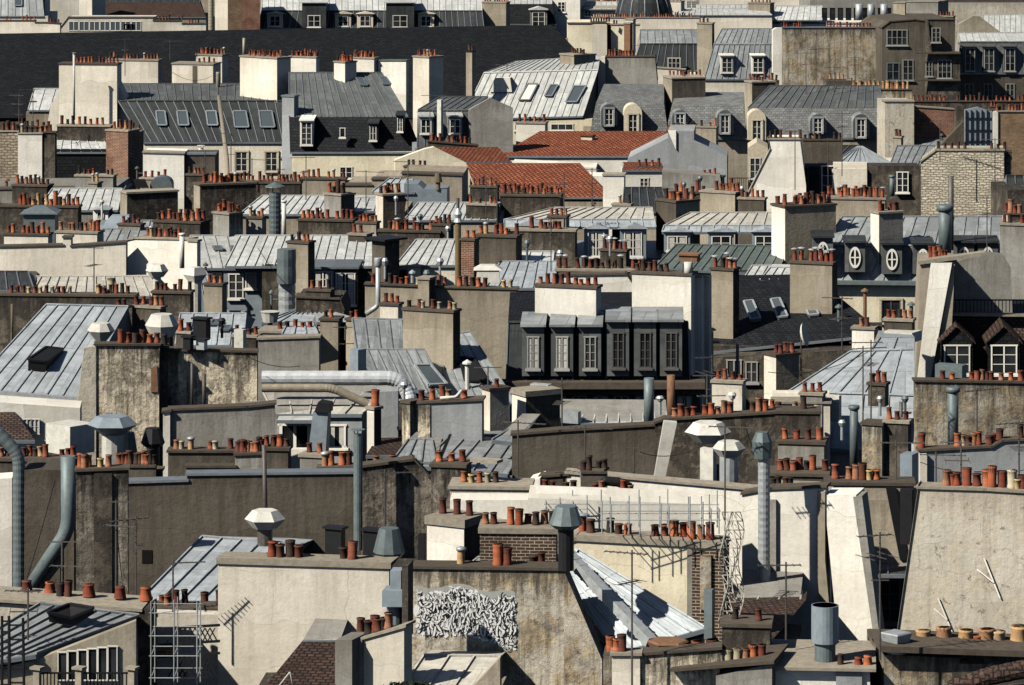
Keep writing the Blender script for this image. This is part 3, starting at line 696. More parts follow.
# big rough wall and cream blocks
TH('party_wall', 'large blank tan wall with cracked plaster under the tank terrace', 'wall', 84, 830, 4); W([(783, 28), (883, 28)], 'stain', 1, cap='lead')
W([(773, 30), (776, 28), (782, 28)], 'white', .6, off=.3)
potsat('rrr  rrrr', 781, 803, 26, 80); potsat('rrrrkrrrrrrkrr', 826, 872, 24, 80)
H('pale zinc roof house with two white dormer windows', 80, 760, 3)
W([(700, 80), (790, 80)], 'cream', 8); R(704, 792, 79, [(714, 790, 44, .9), (722, 790, 29, 5)], 'zinc', seam=.5)
for x in (727, 758): DOR(x - 6.5, x + 6.5, 56, 74, 'flat', .0, 2, 'frame', capm='frame', win=(.12, .88, .1, .9))
H('grey zinc mansard behind the cream stone block', 72, 670, 3)
W([(636, 72), (706, 72)], 'tan', 8); R(632, 702, 70, [(640, 700, 44, .8), (640, 697, 30, 5)], 'zinc', mats=['zincd', 'zinc']); WIN(668, 680, 58, 68, -.4, bars=(3, 2))
CT('slim tall tan chimney between the two grey zinc roofs', 697, 712, 24, 'rrrr', 3, m='tan', row=76, a=-15)
H('cream stone block with a row of dark pots above the white mansard', 52, 600, 0, cat='building')
W([(568, 24), (592, 24), (592, 23), (606, 23)], 'yellow', 6, cap='dconc', off=.4); W([(592, 25), (607, 25)], 'cream', 1.5); W([(611, 25), (640, 25)], 'yellow', 3, cap='conc', off=.6); W([(607, 25), (611, 25)], 'redm', 3, off=1)
potsat('kkkkkkkkkkk', 590, 618, 21.5, 52); CH(625, 633, 20, '', 3, m='cream', row=56); CH(624, 630, 24, '', 3, m='rust', row=58)

# ================================================================== the long dark hall roof
H('very long dark slate hall roof across the back', 112, 300, 1.2, name='hall', cat='building')
W([(-30, 122), (640, 118)], 'dark', 3)
R(-30, 640, 118, [(-30, 562, (44, 35), 9), (-30, 552, (34, 25), 10.5)], 'slate', side='slate', seam=9, eave=0)
TH('parapet', 'low pale ridge wall behind the slope of the dark hall', 'wall', 74, 545, 0); W([(536, 50), (568, 38), (568, 60)], 'tan', .5)
b = MB(); 
# ================================================================== rows at y 45-170, left to middle
H('zinc mansard house with four roof windows behind the cream chimney walls', 142, 215, -3)
W([(140, 142), (292, 142)], 'cream', 9, cap=None)
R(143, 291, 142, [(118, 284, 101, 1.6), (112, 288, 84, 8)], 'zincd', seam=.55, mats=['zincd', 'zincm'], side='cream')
for x0, x1 in ((156, 165), (177, 187), (206, 216)): SK([(x0 + 2, 126), (x1 + 2, 126), (x1, 112), (x0, 112)], 0)
for x in (241, 267): SK([(x - 6, 128), (x + 8, 128), (x + 5, 112), (x - 8, 112)], 0)
WIN(236, 247, 152, 171, sur='carve'); WIN(266, 277, 152, 171, sur='carve')
TH('party_wall', 'tall cream chimney wall with sloping shoulders left of the zinc mansard', 'wall', 138, 100, -6)
W([(47, 126), (51, 104), (60, 90), (60, 65.5), (117, 65.5), (117, 82), (128, 104), (141, 142)], 'cream', 1.3)
W([(59, 65), (118, 65)], 'cream', 1.2, off=.05, zb=None) if 0 else None
CH(59, 117, 65, 'rrrrr rrrrrrr' and '   rrrrrr rrrrrr', 5, a=-8, d=1.2, m='cream', row=139, cap='dconc', yb=134)
PIPE([(74, 120), (74, 54)], 2.4, 141, 'thin white flue standing against the cream shouldered wall', 'wmet', ribs=0, cap='flat')
H('pale zinc roof beyond the shouldered cream wall', 118, 40, 0); W([(26, 112), (62, 112)], 'tan', 7); R(28, 60, 110, [(34, 66, 89, 5)], 'zincl')
CT('cream chimney with red pots behind the shouldered wall', 107, 158, 61, 'kRrrrrrrr rrrrr', 4, m='cream', row=112, a=-10, d=.9)
CT('cream chimney breast with brown pipes over the zinc mansard', 172, 213, 65, '    rrkr', 6, m='cream', row=128, a=-14)
b = MB(); pl = Pl(129, 190, -14); b.bar(pl.at(195, 66, -.1), pl.at(195, 92, -.1), .3, .1, pl.n, 'brown'); b.build('soot_pipe', K.t)
PIPE([(218, 96), (218, 76), (218, 72)], 4, 132, 'thick pale flue pipe leaning against the cream breast', 'bpipe', ribs=0)
CT('cream chimney with a crowd of bright red pots near the dark hall', 196, 222, 56, 'rrrrrrrr/krrkrrr', 5, m='cream', row=112, sc=1.1)
CT('bright cream chimney with two rows of red pots above the roof windows', 240, 277, 59, 'rrrrrrrrrr/rrrrrrrr', 13, m='cream', row=140, a=-40, m2='cream')
PIPE([(244, 58), (244, 38)], 3, 118, 'slender stone coloured flue before the dark hall', 'bpipe', ribs=0)
H('dark mansard house with red pots and a shaded facade', 152, 350, -3)
W([(292, 153), (424, 151)], 'yellow', 9)
R(290, 422, 152, [(289, 408, 117, 1.1), (289, 382, 73, 8)], 'zincd', seam=.5, mats=['slate', 'zincm'], side='slate')
for x0, x1, y0, y1 in ((300, 313, 121, 147), ): DOR(x0, x1, y0, y1, 'flat', -.05, 1.5, 'frame', win=(.12, .88, .05, .9), bars=(2, 4))
DOR(368, 378, 124, 141, 'flat', -.05, 1.2, 'zincd', bars=(2, 2)); DOR(396, 404, 116, 132, 'flat', -.2, 1, 'zincd'); WIN(340, 345, 128, 137, -.1, bars=(1, 1))
SK([(361, 87), (368, 87), (363, 80), (356, 80)]); SK([(384, 86), (391, 86), (386, 79), (379, 79)])
WIN(340, 352, 167, 178, bars=(2, 2))
CT('tall white chimney with red pots rising from the shaded mansard', 334, 345, 63, 'rrrrrr/rrrrrr', 11, m='white', row=142, a=-40, m2='cream')
CT('white chimney with red pots second in the shaded mansard row', 352, 374, 59, 'rrrrrrrr/rrrrrr', 4, m='white', row=130, a=-20)
CT('small cream chimney with red pots on the ridge beside the shaded mansard', 289, 316, 58, 'rrrrrrrrr/rrrrrr', 3, m='white', row=118)
TH('party_wall', 'white blank gable wall with green capping near the dark hall', 'wall', 130, 395, -18); W([(378, 61), (406, 61)], 'white', 2.4, cap='copper')
CT('twin cream chimney wall with bright red pots beside the white gable', 413, 429, 58, 'rrrrrrr/rrrrrr', 14, m='cream', row=136, a=-42)
CT('plain tan single chimney with a black top before the dark hall', 466, 472, 52, 'K', 3, m='tan', row=128, a=-30, cap='iron')
H('small grey zinc house with two hooded dormers', 158, 455, 4)
W([(415, 148), (470, 148)], 'bluegrey', 6); R(417, 470, 147, [(418, 469, 110, .8), (440, 488, 97, 5)], 'zincm', seam=.45)
for x in (426, 455): DOR(x - 7, x + 7, 117, 134, 'flat', -.25, 1.5, 'zinc', win=(.15, .85, .15, .95), bars=(2, 2), capm='zincl')
W([(469, 110), (490, 98), (513, 108), (513, 150)], 'grey', .5, off=-.15)
BOX(437, 441, 100, 137, 160, 'white downpipe box running down the small grey zinc roof', 'wmet', side=2)
H('bright pale zinc roof with two dark roof windows and a stone cornice', 128, 540, -7)
W([(462, 121), (592, 119)], 'carve', 8); R(462, 583, (119, 116), [(484, 598, (73, 70), 2.4), (515, 600, (62, 56), 8)], 'zincl', seam=.45, side='tan')
SK([(519, 101), (530, 101), (538, 85), (528, 85)], 0, 'frame'); SK([(545, 97), (552, 97), (558, 86), (551, 86)], 0); SK([(566, 103), (577, 103), (586, 87), (574, 87)], 0)
W([(490, 92), (495, 78), (510, 78), (512, 92)], 'white', 2, off=1.2, zb=None)
for x0, x1 in ((515, 530), (551, 573)): WIN(x0, x1, 124, 130, bars=(3, 1))
CT('cream twin chimney with dark pots behind the bright zinc roof', 515, 547, 52, 'kkkkkkkk', 3, m='cream', row=92, a=-12)
CT('tan chimney with dark pots standing on the bright zinc roof', 560, 574, 56, 'kkkk', 22, m='tan', row=122, a=-56, m2='grey')
H('slate mansard terrace with arched stone dormers below the tan wall', 136, 760, 2)
W([(588, 134), (886, 138)], 'tan', 8)
R(590, 668, 133, [(596, 664, 103, .9), (604, 664, 84, 5)], 'slateg', mats=['slateg', 'slateg'])
R(664, 746, 138, [(672, 744, 105, .9), (676, 744, 92, 5)], 'slateg', name='roof')
R(745, 886, 138, [(748, 882, 108, .9), (770, 880, 86, 6)], 'zinc', mats=['slateg', 'zincm'])
for x, y0, y1 in ((609, 104, 126), (680, 110, 128), (725, 110, 134), (818, 114, 133), (861, 114, 138)): DOR(x - 8, x + 8, y0, y1, 'arch', -.6, 2.4, 'zincm', capm='zinc', win=(.27, .73, .22, .95), sur='galv')
for x, y0 in ((633, 104), (757, 110)):
    DOR(x - 9, x + 9, y0, y0 + 30, 'arch', -.5, 1.4, 'carve', capm='carve', win=(.28, .72, .35, 1), sur='carve')
SK([(700, 127), (709, 127), (714, 111), (706, 111)]) if 0 else None
b = MB()
for k in range(30):
    x = 600 + k * 9.4
    if x > 880: break
    y = 88 if x < 664 else 97 if x < 745 else 98
    b.tube([P(x, y + 8, 118), P(x, y - 4, 118)], .02, 'iron', 4)
    if x < 655 or 672 < x < 738 or 750 < x < 870: b.bar(P(x, y - 4, 118), P(x + 9, y - 4, 118), .02, .02, V3((0, 0, 1)), 'iron')
b.build('safety_rail', K.t)
TH('party_wall', 'grey brown wall with red pots between the bright roof and slate mansard', 'wall', 120, 630, -8)
W([(599, 100), (606, 57), (655, 57), (657, 80)], 'grey', 1, cap='dconc'); potsat('rrrrrrrr', 608, 630, 57, 119); potsat('kkrrrr', 614, 634, 50, 117, 1.2)
W([(598, 76), (600, 57), (605, 57), (605, 76)], 'cream', 1, off=-.2)
TH('parapet', 'small cream stone wall at the foot of the dark zinc mansard', 'wall', 100, 668, -6); W([(652, 68), (685, 70)], 'cream', .6, cap='conc'); 
CT('brown chimney wall with eleven red pots across the slate mansard', 663, 672, 79, 'rr', 34, m='tan', row=132, a=-75, m2='brown')
potsat('rrrrrrrrr', 668, 702, 76, 126)
CT('brown chimney wall with red pots splitting the slate mansard before the long zinc slope', 745, 752, 83, 'rr', 24, m='tan', row=127, a=-70, m2='brown'); potsat('rrrrrrrr', 748, 778, 80, 122)
TH('party_wall', 'brown wall carrying two rows of pale clay pots below the tan wall', 'wall', 122, 880, 0); W([(853, 90), (912, 90)], 'stain', .9, cap='dconc')
potsat('TtTTtTtTtTTtTt', 852, 910, 88, 121, 1.15); potsat('tTTtTTtTTtT', 849, 900, 84, 117, 1.25); potsat('TTtT', 828, 845, 79, 112); W([(827, 81), (852, 81)], 'brown', .6, off=1.5)

# right of there
H('cream block with a brick gable and a sloping lean-to roof', 148, 925, 4, cat='building')
W([(885, 102), (914, 102)], 'lime', 3, cap='conc'); W([(914, 136), (914, 107), (956, 110), (956, 122)], 'brick', 1, off=1.5, cap='conc')
R(903, 948, 149, [(930, 962, (138, 120), 5)], 'zinc', off=-1, eave=0); W([(903, 149), (936, 150), (964, 121)], 'brown', .5, off=-1.1)
W([(956, 106), (965, 106)], 'dark', 2, off=1)
TH('glazed_screen', 'tall blue glazed screen with dark bars between brick walls', 'window', 152, 978, 3); W([(965, 110), (978, 107), (993, 112)], 'bmet', .3)
b = MB(); pl = K.pl
for k in range(6): b.bar(pl.at(966 + k * 5.3, 110, -.06), pl.at(966 + k * 5.3, 150, -.06), .05, .08, pl.n, 'iron')
for y in (118, 130, 141): b.bar(pl.at(965, y, -.06), pl.at(993, y, -.06), .04, .06, pl.n, 'iron')
b.build('glazing_bar', K.t)
TH('party_wall', 'brown brick wall with white edge at the side of the picture', 'wall', 152, 1010, 4); W([(993, 112), (998, 112)], 'white', .6, off=-.1); W([(998, 112), (1060, 112)], 'brickbr', 2, cap='conc')
potsat('rrrrrr rrrr', 880, 945, 103, 105); potsat('rrrrk rrrrr', 990, 1024, 106, 112)
TH('parapet', 'low dark wall with small red pots under the tenement', 'wall', 112, 940, 0); W([(878, 102), (1040, 102)], 'dark', .8, cap='dconc'); potsat('rrrkrrrr  k rrrrrrkrrrr rrr', 912, 1030, 101, 111.5)

# ================================================================== y 125-215 left
TH('party_wall', 'rough stone wall with a whitewashed end at the side below the hall', 'wall', 176, 20, -6)
W([(-20, 132), (18, 132)], 'rubble', 2, cap='conc'); W([(18, 134), (42, 134)], 'white', 2, off=-.1, cap='conc'); W([(43, 133), (55, 133)], 'dark', 2, cap='dconc')
potsat('kkrkkrkkkrrk', -5, 52, 131, 170, 1.2); potsat('krrkkkkrkk', 0, 50, 126, 160, 1.2)
H('dark slate roof with a pale flashing between the stone wall and brick chimney', 166, 82, 0); W([(50, 150), (112, 150)], 'slate', 5); R(50, 112, 152, [(58, 96, 131, 5)], 'zincl')
CT('dark wall with seven red pots and a pale coping', 57, 110, 127, 'rkkrkrrrr', 3, m='dark', row=162, cap='conc', a=-8, d=.8, sc=1.25)
CT('red brick chimney with tall pots beside the zinc mansard facade', 106, 128, 132, 'rrrR', 10, m='brick', row=170, a=-30, m2='darkbrick', cap='conc', sc=1.25)
CT('second slice of dark brick chimney against the cream facade', 128, 139, 133, 'rr', 3, m='darkbrick', row=168, cap='conc', a=-10)
H('cream flat roofed annexe with grey side in front of the zinc mansard', 190, 170, 0, name='annexe', cat='building')
W([(143, 153), (184, 154)], 'white', 3, cap='conc'); W([(184, 155), (215, 155)], 'brown', 3, off=.3, cap='lead')
PIPE([(228, 190), (227, 160), (219, 97)], 4.5, 172, 'long crooked pale flue climbing the zinc mansard', 'bpipe', ribs=0, rows=[180, 168, 146])
CT('narrow cream pilaster chimney at the end of the zinc mansard', 282, 294, 97, '', 4, m='bluegrey', row=150, cap='lead')
PIPE([(201, 172), (201, 148)], 5, 180, 'pale vent stub with cap in front of the cream facade', 'wmet', ribs=0, cap='flat')
# orange roofs
H('orange tiled house with a white block chimney in the centre of the far rows', 160, 590, -3)
W([(500, 157), (665, 158)], 'white', 8); R(498, 640, 156, [(540, 668, 131, 7)], 'tile', rib=False, side='white')
W([(626, 157), (667, 134), (668, 133)], 'white', .5, off=-.1, zb=None) if 0 else None
CH(581, 592, 137, '', 3, m='carve', row=153, cap='tile')
W([(512, 164), (596, 168), (598, 185)], 'white', 3, off=-3, zb=GZ)
H('orange tiled house with a white gable, above the big orange slope', 178, 470, 6)
W([(395, 160), (425, 149), (434, 147), (470, 165), (470, 172)], 'yellow', .6)
R(452, 512, 162, [(432, 498, 147, 5)], 'tile', rib=False, off=.5, side='yellow'); W([(428, 142), (478, 146)], 'brown', .6, off=6, cap='dconc'); potsat('rrr rrrrrr', 430, 472, 142, 160, 1.2)
H('big orange tiled slope in the centre with tan walls', 206, 545, -4)
W([(464, 198), (614, 202)], 'tan', 8); R(478, 612, 197, [(466, 580, 163, 8)], 'tile', rib=False, side='cream')
CT('white block chimney with dark pots where the orange roofs meet', 516, 545, 124, 'kRkRkR', 3, m='white', row=147, a=-10)
H('white gabled house with a grey side beside the orange roofs', 182, 670, -4)
W([(621, 186), (628, 158), (668, 138), (668, 131), (694, 131), (694, 140), (727, 157), (727, 190)], 'bluegrey', 4); W([(668, 131), (676, 150), (676, 131)], 'white', .4, off=-.12, zb=None)
potsat('rkrrkk', 667, 694, 130, 172, 1.1)
H('low white house with a brown roof panel under the white gable', 192, 645, 0); W([(622, 172), (664, 172)], 'white', 3); R(622, 664, 170, [(624, 662, 164, 2)], 'tile', rib=False)
WIN(640, 648, 178, 190); potsat('kr', 636, 662, 166, 190)
W([(588, 176), (622, 176)], 'white', 2, off=.5)
# right: white wall with tall dark windows, hip roof, stone
H('small stone pedimented house front beside the slate mansard', 172, 780, -3); W([(748, 148), (757, 142), (768, 148), (768, 190)], 'carve', 3); W([(768, 157), (784, 157)], 'white', 3, cap='conc')
WIN(750, 760, 158, 178, bars=(2, 3))
b = MB(); pl = K.pl
for k in range(8): b.bar(pl.at(735 + k * 2.2, 178, -.5), pl.at(735 + k * 2.2, 190, -.5), .03, .03, pl.n, 'iron')
b.bar(pl.at(733, 178, -.5), pl.at(753, 178, -.5), .04, .04, V3((0, 0, 1)), 'iron'); b.build('balcony_rail', K.t)
H('white house with a slanted side wall and dark tall windows', 200, 810, -5)
W([(742, 205), (745, 200), (770, 150), (768, 140), (800, 140), (806, 186)], 'white', 3, cap='conc'); W([(804, 168), (832, 168)], 'dark', 4, off=1.5); W([(832, 169), (867, 169)], 'cream', 4, off=1.3); W([(867, 170), (918, 170)], 'dark', 4, off=1.5)
WIN(808, 820, 166, 195, 1.4, 'dframe', (1, 1)); WIN(822, 834, 166, 195, 1.4, 'frame'); WIN(884, 897, 172, 203, 1.4, 'frame', (2, 3)); WIN(904, 914, 172, 196, 1.4, 'bmet'); W([(878, 166), (919, 166)], 'dark', 1, off=1.2); WIN(897, 908, 172, 192, 1.1)
potsat('kkkkk kkkkk  kk', 768, 842, 139, 188, 1.15)
H('hipped blue zinc roof in front of the long slate mansard', 172, 870, 0)
W([(806, 166), (915, 166)], 'cream', 5); R(832, 893, 164, [(857, 863, 147, 3)], 'zincb', seam=.4); R(890, 925, 164, [(897, 935, 146, 4)], 'zinc', seam=.45, name='roof'); R(804, 838, 164, [(806, 860, 146, 3.6)], 'zincd', seam=.45, name='roof', off=.2)
CH(893, 901, 138, 'k', 3, m='tan', row=160, sc=1.2)
TH('party_wall', 'bright limestone block wall with dark corner blocks', 'wall', 212, 965, -7)
W([(921, 162), (936, 151), (1004, 151)], 'stone', 3, cap='conc'); W([(1004, 153), (1012, 153)], 'dark', 2, off=.3)
potsat('kkkkk   kkk', 935, 1008, 150, 208, 1.1)
# ================================================================== y 172-345, left third
H('low tan house with small chimney behind the first zinc lean-to', 204, 60, -3); W([(-20, 190), (113, 189)], 'grey', 6, cap='dconc'); R(46, 120, 196, [(60, 126, 186, 4)], 'zinc', off=-.4)
CT('dark wall with a short row of red pots at the side below the stone wall', 12, 47, 187, 'rkrrkrrk', 4, m='dark', row=208, cap='dconc', a=-12, sc=1.1)
CT('small tan chimney post with a capped pot behind the zinc lean-to', 88, 97, 184, 'h', 4, m='tan', row=214)
CT('low plaster chimney with grey top above the small tan post', 75, 113, 177, 'kr k', 4, m='grey', row=206, a=-8, d=.8)
TH('arched_vent', 'dark arched metal vent housing against the cream annexe wall', 'vent', 214, 155, 0)
f = arc(K.pl, 150, 172, 177, 195, 0); b = MB(); b.prism(f, [p - K.pl.n * 1.2 for p in f], 'galvd'); b.prism([K.pl.at(133, 179, -.2), K.pl.at(145, 179, -.2), K.pl.at(149, 188, -.2), K.pl.at(136, 188, -.2)], [K.pl.at(133, 179, .6), K.pl.at(145, 179, .6), K.pl.at(149, 188, .6), K.pl.at(136, 188, .6)], 'iron'); b.build('housing', K.t)
H('pale zinc lean-to roof with a small white dormer and a shaded side', 228, 90, -3); W([(40, 211), (122, 211)], 'grey', 6); R(38, 118, 210, [(52, 122, 189, 4.5)], 'zincl', seam=.5)
DOR(93, 108, 210, 221, 'ped', -.5, 1.5, 'frame', capm='galv', win=(.3, .7, .2, .8), bars=(1, 1))
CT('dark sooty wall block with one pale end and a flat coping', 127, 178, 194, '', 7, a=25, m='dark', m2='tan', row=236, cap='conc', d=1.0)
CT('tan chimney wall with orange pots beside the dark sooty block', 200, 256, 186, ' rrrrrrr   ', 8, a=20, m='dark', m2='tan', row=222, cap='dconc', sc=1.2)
potsat('rrrrrr', 209, 240, 181, 219, 1.2)
CT('dark wall with a long row of orange pots', -10, 78, 208, 'rr    rrrttrtrRrtrrr', 6, m='dark', row=244, cap='dconc', sc=1.25, a=-6, d=.8)
TH('roof_lantern', 'grey zinc lantern with a shallow hipped cap between pot rows', 'roof light', 252, 41); c = P(41, 222, 252); s = ppm(252); b = MB()
for z0, z1, r0, r1 in ((-1, .45, .75, .75), (.45, .5, .9, .9), (.5, .78, .88, .25)):
    b.prism([c + V3((x * r0, y * r0, z0)) for x, y in ((-1, -1), (1, -1), (1, 1), (-1, 1))], [c + V3((x * r1, y * r1, z1)) for x, y in ((-1, -1), (1, -1), (1, 1), (-1, 1))], 'galvd')
b.build('lantern', K.t)
H('grey zinc roof with a pyramid skylight behind the orange pots', 262, 130, -4); W([(88, 243), (160, 243)], 'tan', 6); R(84, 156, 243, [(100, 158, 221, 5)], 'zinc', seam=.5)
o = onface(118, 228)[0]; b = MB(); b.prism([o + V3((-.7, -.3, 0)), o + V3((.7, -.3, 0)), o + V3((.7, .9, .2)), o + V3((-.7, .9, .2))], [o + V3((-.3, .2, .55)), o + V3((.5, .2, .55)), o + V3((.5, .5, .6)), o + V3((-.3, .5, .6))], 'bmet'); b.build('skylight', K.roof)
CT('cream wall with eight pots and a lead coping above the long grey wall', 4, 48, 236, 'rr rsrsrr', 6, m='cream', row=266, cap='dconc', a=-8, d=.8, sc=1.25)
CT('pale second wall with tall orange pots before the pyramid skylight', 56, 97, 234, 'r ss krRrR', 8, m='cream', row=272, cap='conc', a=-14, d=.9, sc=1.2)
CT('dark brown wall with two ranks of orange pots', 153, 200, 224, 'rrRrRkrr/rrrRrrr', 8, m='dark', row=262, cap='dconc', a=-18, sc=1.3)
CT('lower dark wall with five red pots before the two ranked wall', 144, 180, 239, 'rr  rrrr', 4, m='dark', row=270, cap='dconc', a=-10, d=.7, sc=1.2)
CT('grey plaster chimney with a stepped cap and crowded red pots', 213, 229, 215, 'rrrr/rrr', 13, m='grey', m2='stain', row=266, a=-42, cap='conc', sc=1.25)
H('cream house wall with a white gable and low pale roof behind the hooded vents', 300, 90, -3)
W([(-20, 248), (63, 246), (63, 238), (71, 238), (71, 247), (126, 243), (126, 286)], 'white' and 'cream', 1.0, cap='dconc')
K.pl = Pl(302, 189, -30); W([(125, 300), (125, 241), (134, 239), (188, 240)], 'white', .6, off=0, cap='conc'); K.pl = Pl(300, 90, -3)
R(20, 160, 296, [(32, 150, 277, 5)], 'zincg', seam=.55, off=-6.5); potsat('rkr kkrr', 145, 178, 240, 296, 1.2)
R(-20, 34, 290, [(-18, 28, 272, 4)], 'zincd', off=-6, name='roof', seam=.6)
PIPE([(182, 268), (182, 234)], 5, 305, 'white round flue on the bright white gable', 'wmet', ribs=0, cap='collar')
CH(188, 197, 242, '', 3, m='white', row=308, cap='conc')
COWL(157, 264, 23, 13, 318, 'white faceted cowl on a squat post in front of the white gable', post=300, pw=.17, top=.5)
COWL(195, 267, 24, 15, 322, 'square white cowl on a tall pale column beside the zinc valley', post=325, pw=.27, n=4, top=.5, pm='cream')
H('pale zinc roof with rough rooflights and a dark blue dormer wall', 285, 235, -4); W([(200, 268), (300, 270)], 'bmet', 6); R(200, 300, 268, [(190, 300, 236, 7)], 'zincl', seam=.5)
for x in (215, 232): SK([(x, 252), (x + 8, 252), (x + 6, 249), (x - 2, 249)])
WIN(229, 243, 274, 298, bars=(2, 3)); WIN(246, 256, 273, 288, bars=(1, 1), glass_m='curtain'); W([(212, 270), (222, 272)], 'slate', .2, off=-.05) 
H('steep grey zinc slope dropping beside the pale column', 322, 215, -8); W([(205, 320), (232, 320)], 'grey', 3); R(207, 232, 318, [(199, 206, 272, 3)], 'zinc', seam=.5)
CT('low dark brown wall with a long straight row of short pots', -16, 135, 297, '    rskwrwkwssw    rrkrkk ', 5, m='dark', row=345, cap='dconc', a=-4, d=.7, sc=1.1)
PIPE([(12, 345), (12, 304)], 2.6, 348, 'thin yellowed downpipe on the low dark wall', 'tan' if 0 else 'potw', ribs=0)
potsat('w W', 100, 113, 296, 343, 1.8); 
CT('dark wall with four small pots behind the white octagonal cowl', 152, 190, 294, 'kkk rR k', 3, m='dark', row=342, cap='dconc', a=-8, d=.7)
CT('paired brown chimneys with clay pots above the peeling wall', 114, 125, 309, 'rR', 3, m='tan', row=362, cap='conc', sc=1.2); CH(132, 160, 309, 'rrrRtr', 5, m='brown', row=362, cap='conc', sc=1.2)
H('big pale blue zinc roof with a propped open roof window', 392, 60, -4)
W([(-30, 400), (84, 404)], 'white', 7, off=.4)
R(-30, 78, (388, 397), [(46, 128, (305, 307), 7.5)], 'zincb', seam=.62, side='grey')
SK([(28, 371), (46, 373), (63, 352), (46, 350)], 0, 'iron', 'iron', prop=.35); WIN(50, 62, 417, 431, .4, 'dframe')
b = MB(); b.bar(K.pl.at(-30, 391, -.2), K.pl.at(80, 400, -.2), .22, .18, V3((0, 0, 1)), 'galv'); b.bar(K.pl.at(-30, 397, -.12), K.pl.at(78, 406, -.12), .2, .12, V3((0, 0, 1)), 'carve'); b.build('gutter', K.t)
H('pale zinc roof with dark roof windows beside the octagonal cowl', 368, 215, -5); W([(175, 346), (245, 346)], 'tan', 5); R(175, 243, 345, [(180, 246, 314, 5)], 'zincb', seam=.55)
for x, y in ((216, 325), (226, 331)): SK([(x - 6, y + 2), (x + 3, y + 2), (x + 6, y - 2), (x - 3, y - 2)])
COWL(101, 323, 28, 21, 398, 'dark funnel cowl with a white rim left of the octagonal one', m='wmet', pm='iron', post=352, pw=.12, n=8, top=.35, lip=.22)
COWL(162, 314, 34, 22, 402, 'white octagonal cowl wrapped with wire above the peeling wall', n=8, top=.5, lip=.7, post=350, pw=.3, pm='mast')
BOX(193, 206, 320, 340, 398, 'black scalloped iron vent beside the octagonal cowl', 'iron', side=4, lid='iron')
CT('short rank of pots behind the black iron vent', 176, 190, 334, 'rr', 3, row=392, m='brown', sc=1.3)
# ================================================================== y 172-345, middle left
CT('long dark wall with many red pots under the shaded facade', 222, 300, 184, '  rrrkrr rrrr rrkrrr', 4, m='dark', row=216, cap='dconc', a=-6, d=.7, sc=1.1)
CT('tan block with red pots and a pale side under the shaded facade', 300, 345, 180, 'rrrr rr r', 4, m='tan', row=208, cap='dconc', a=-6, d=.8)
H('tan flat roofed house with dark coping under the orange slope', 214, 440, -3, cat='building'); W([(345, 186), (372, 186), (372, 180), (402, 180), (402, 174), (462, 176)], 'tan', 5, cap='dconc'); 
H('bluish stepped duct house beside the bell vent', 222, 430, -3, name='plant_room', cat='building'); W([(404, 184), (418, 184), (424, 189), (447, 189), (447, 200)], 'bmet', 2, zb=None if 0 else GZ); R(372, 415, 192, [(390, 412, 178, 4)], 'zincb')
COWL(438, 173, 9, 9, 222, 'buff bell shaped vent under the orange slope', m='potw', n=10, top=.95, lip=1.0, post=190, pw=.12)
H('pale zinc roofs in a valley left of the ribbed hat flue', 232, 300, -4); W([(240, 215), (330, 215)], 'tan', 6); R(240, 326, 214, [(262, 334, 196, 5)], 'zincl', seam=.5)
H('pale beige zinc roof between the two tall brown chimneys', 236, 370, -3); W([(345, 212), (405, 212)], 'tan', 5); R(345, 402, 211, [(352, 402, 198, 5)], 'zincl', seam=.5)
H('bright zinc roof with wide seams below the orange slope', 240, 450, -3); W([(408, 222), (498, 223)], 'tan', 6); R(404, 496, 220, [(418, 500, 203, 5)], 'zincl', seam=.5)
PIPE([(275, 243), (275, 193)], 12, 254, 'ribbed grey flue with a conical hat', 'galvd', ribs=.22, cap='cone')
PIPE([(284, 243), (284, 201)], 4.5, 262, 'thin white flue beside the ribbed hat flue', 'wmet', ribs=0, cap='collar')
CT('grey chimney with piled red pots above the pale zinc valley', 324, 341, 196, 'rrrr/rRrr', 13, m='grey', m2='brown', row=238, a=-40, cap='conc', sc=1.2)
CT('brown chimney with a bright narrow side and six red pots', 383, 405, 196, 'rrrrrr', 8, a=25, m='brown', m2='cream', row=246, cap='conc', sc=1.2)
CT('dark wall with nine red pots behind the metal drum flue', 298, 352, 222, 'rrrrrr rrrr', 4, m='dark', row=256, cap='dconc', a=-10, sc=1.2)
H('grey zinc roof with a leaning seam pipe above white curtained windows', 290, 300, -4)
W([(262, 265), (372, 267)], 'dark', 7); R(225, 372, 266, [(240, 376, 236, 6.5)], 'zincl', seam=.5); 
DOR(312, 334, 269, 297, 'flat', -.6, 1.5, 'bmet', wm='frame', win=(.1, .9, .1, .9), bars=(2, 3), capm='lead', curtain=True); DOR(334, 357, 269, 307, 'flat', -.6, 1.5, 'dark', win=(.1, .9, .1, .93), bars=(2, 3), capm='lead', curtain=True)
CT('small brown chimney with two ranks of red pots behind the black slab', 348, 366, 236, 'rrr', 6, m='brown', row=276, cap='conc', sc=1.2)
CT('dark wall with tall red pots between the zinc valleys', 378, 440, 233, '  rrrrr rrr rrr', 5, m='dark', row=262, cap='dconc', a=-8, d=.8, sc=1.25)
H('zinc roof shaded at one end with wide bright seams', 296, 430, -4); W([(396, 266), (458, 267)], 'cream', 5); R(396, 456, 265, [(416, 462, 240, 6)], 'zincl', seam=.5)
W([(389, 268), (420, 268)], 'yellow', 1, off=-.6, cap='conc'); WIN(395, 407, 270, 284, -.65, 'dframe', (1, 1))
CT('dark chimney under a wide black slab beside the zinc valley', 372, 385, 241, '', 14, m='brown', m2='dark', row=302, a=-45, cap='iron', over=.25)
b = MB(); 
CT('brown chimney with red pots behind the big metal drum', 287, 308, 244, 'rrrr', 6, m='tan', m2='dark', row=298, cap='dconc')
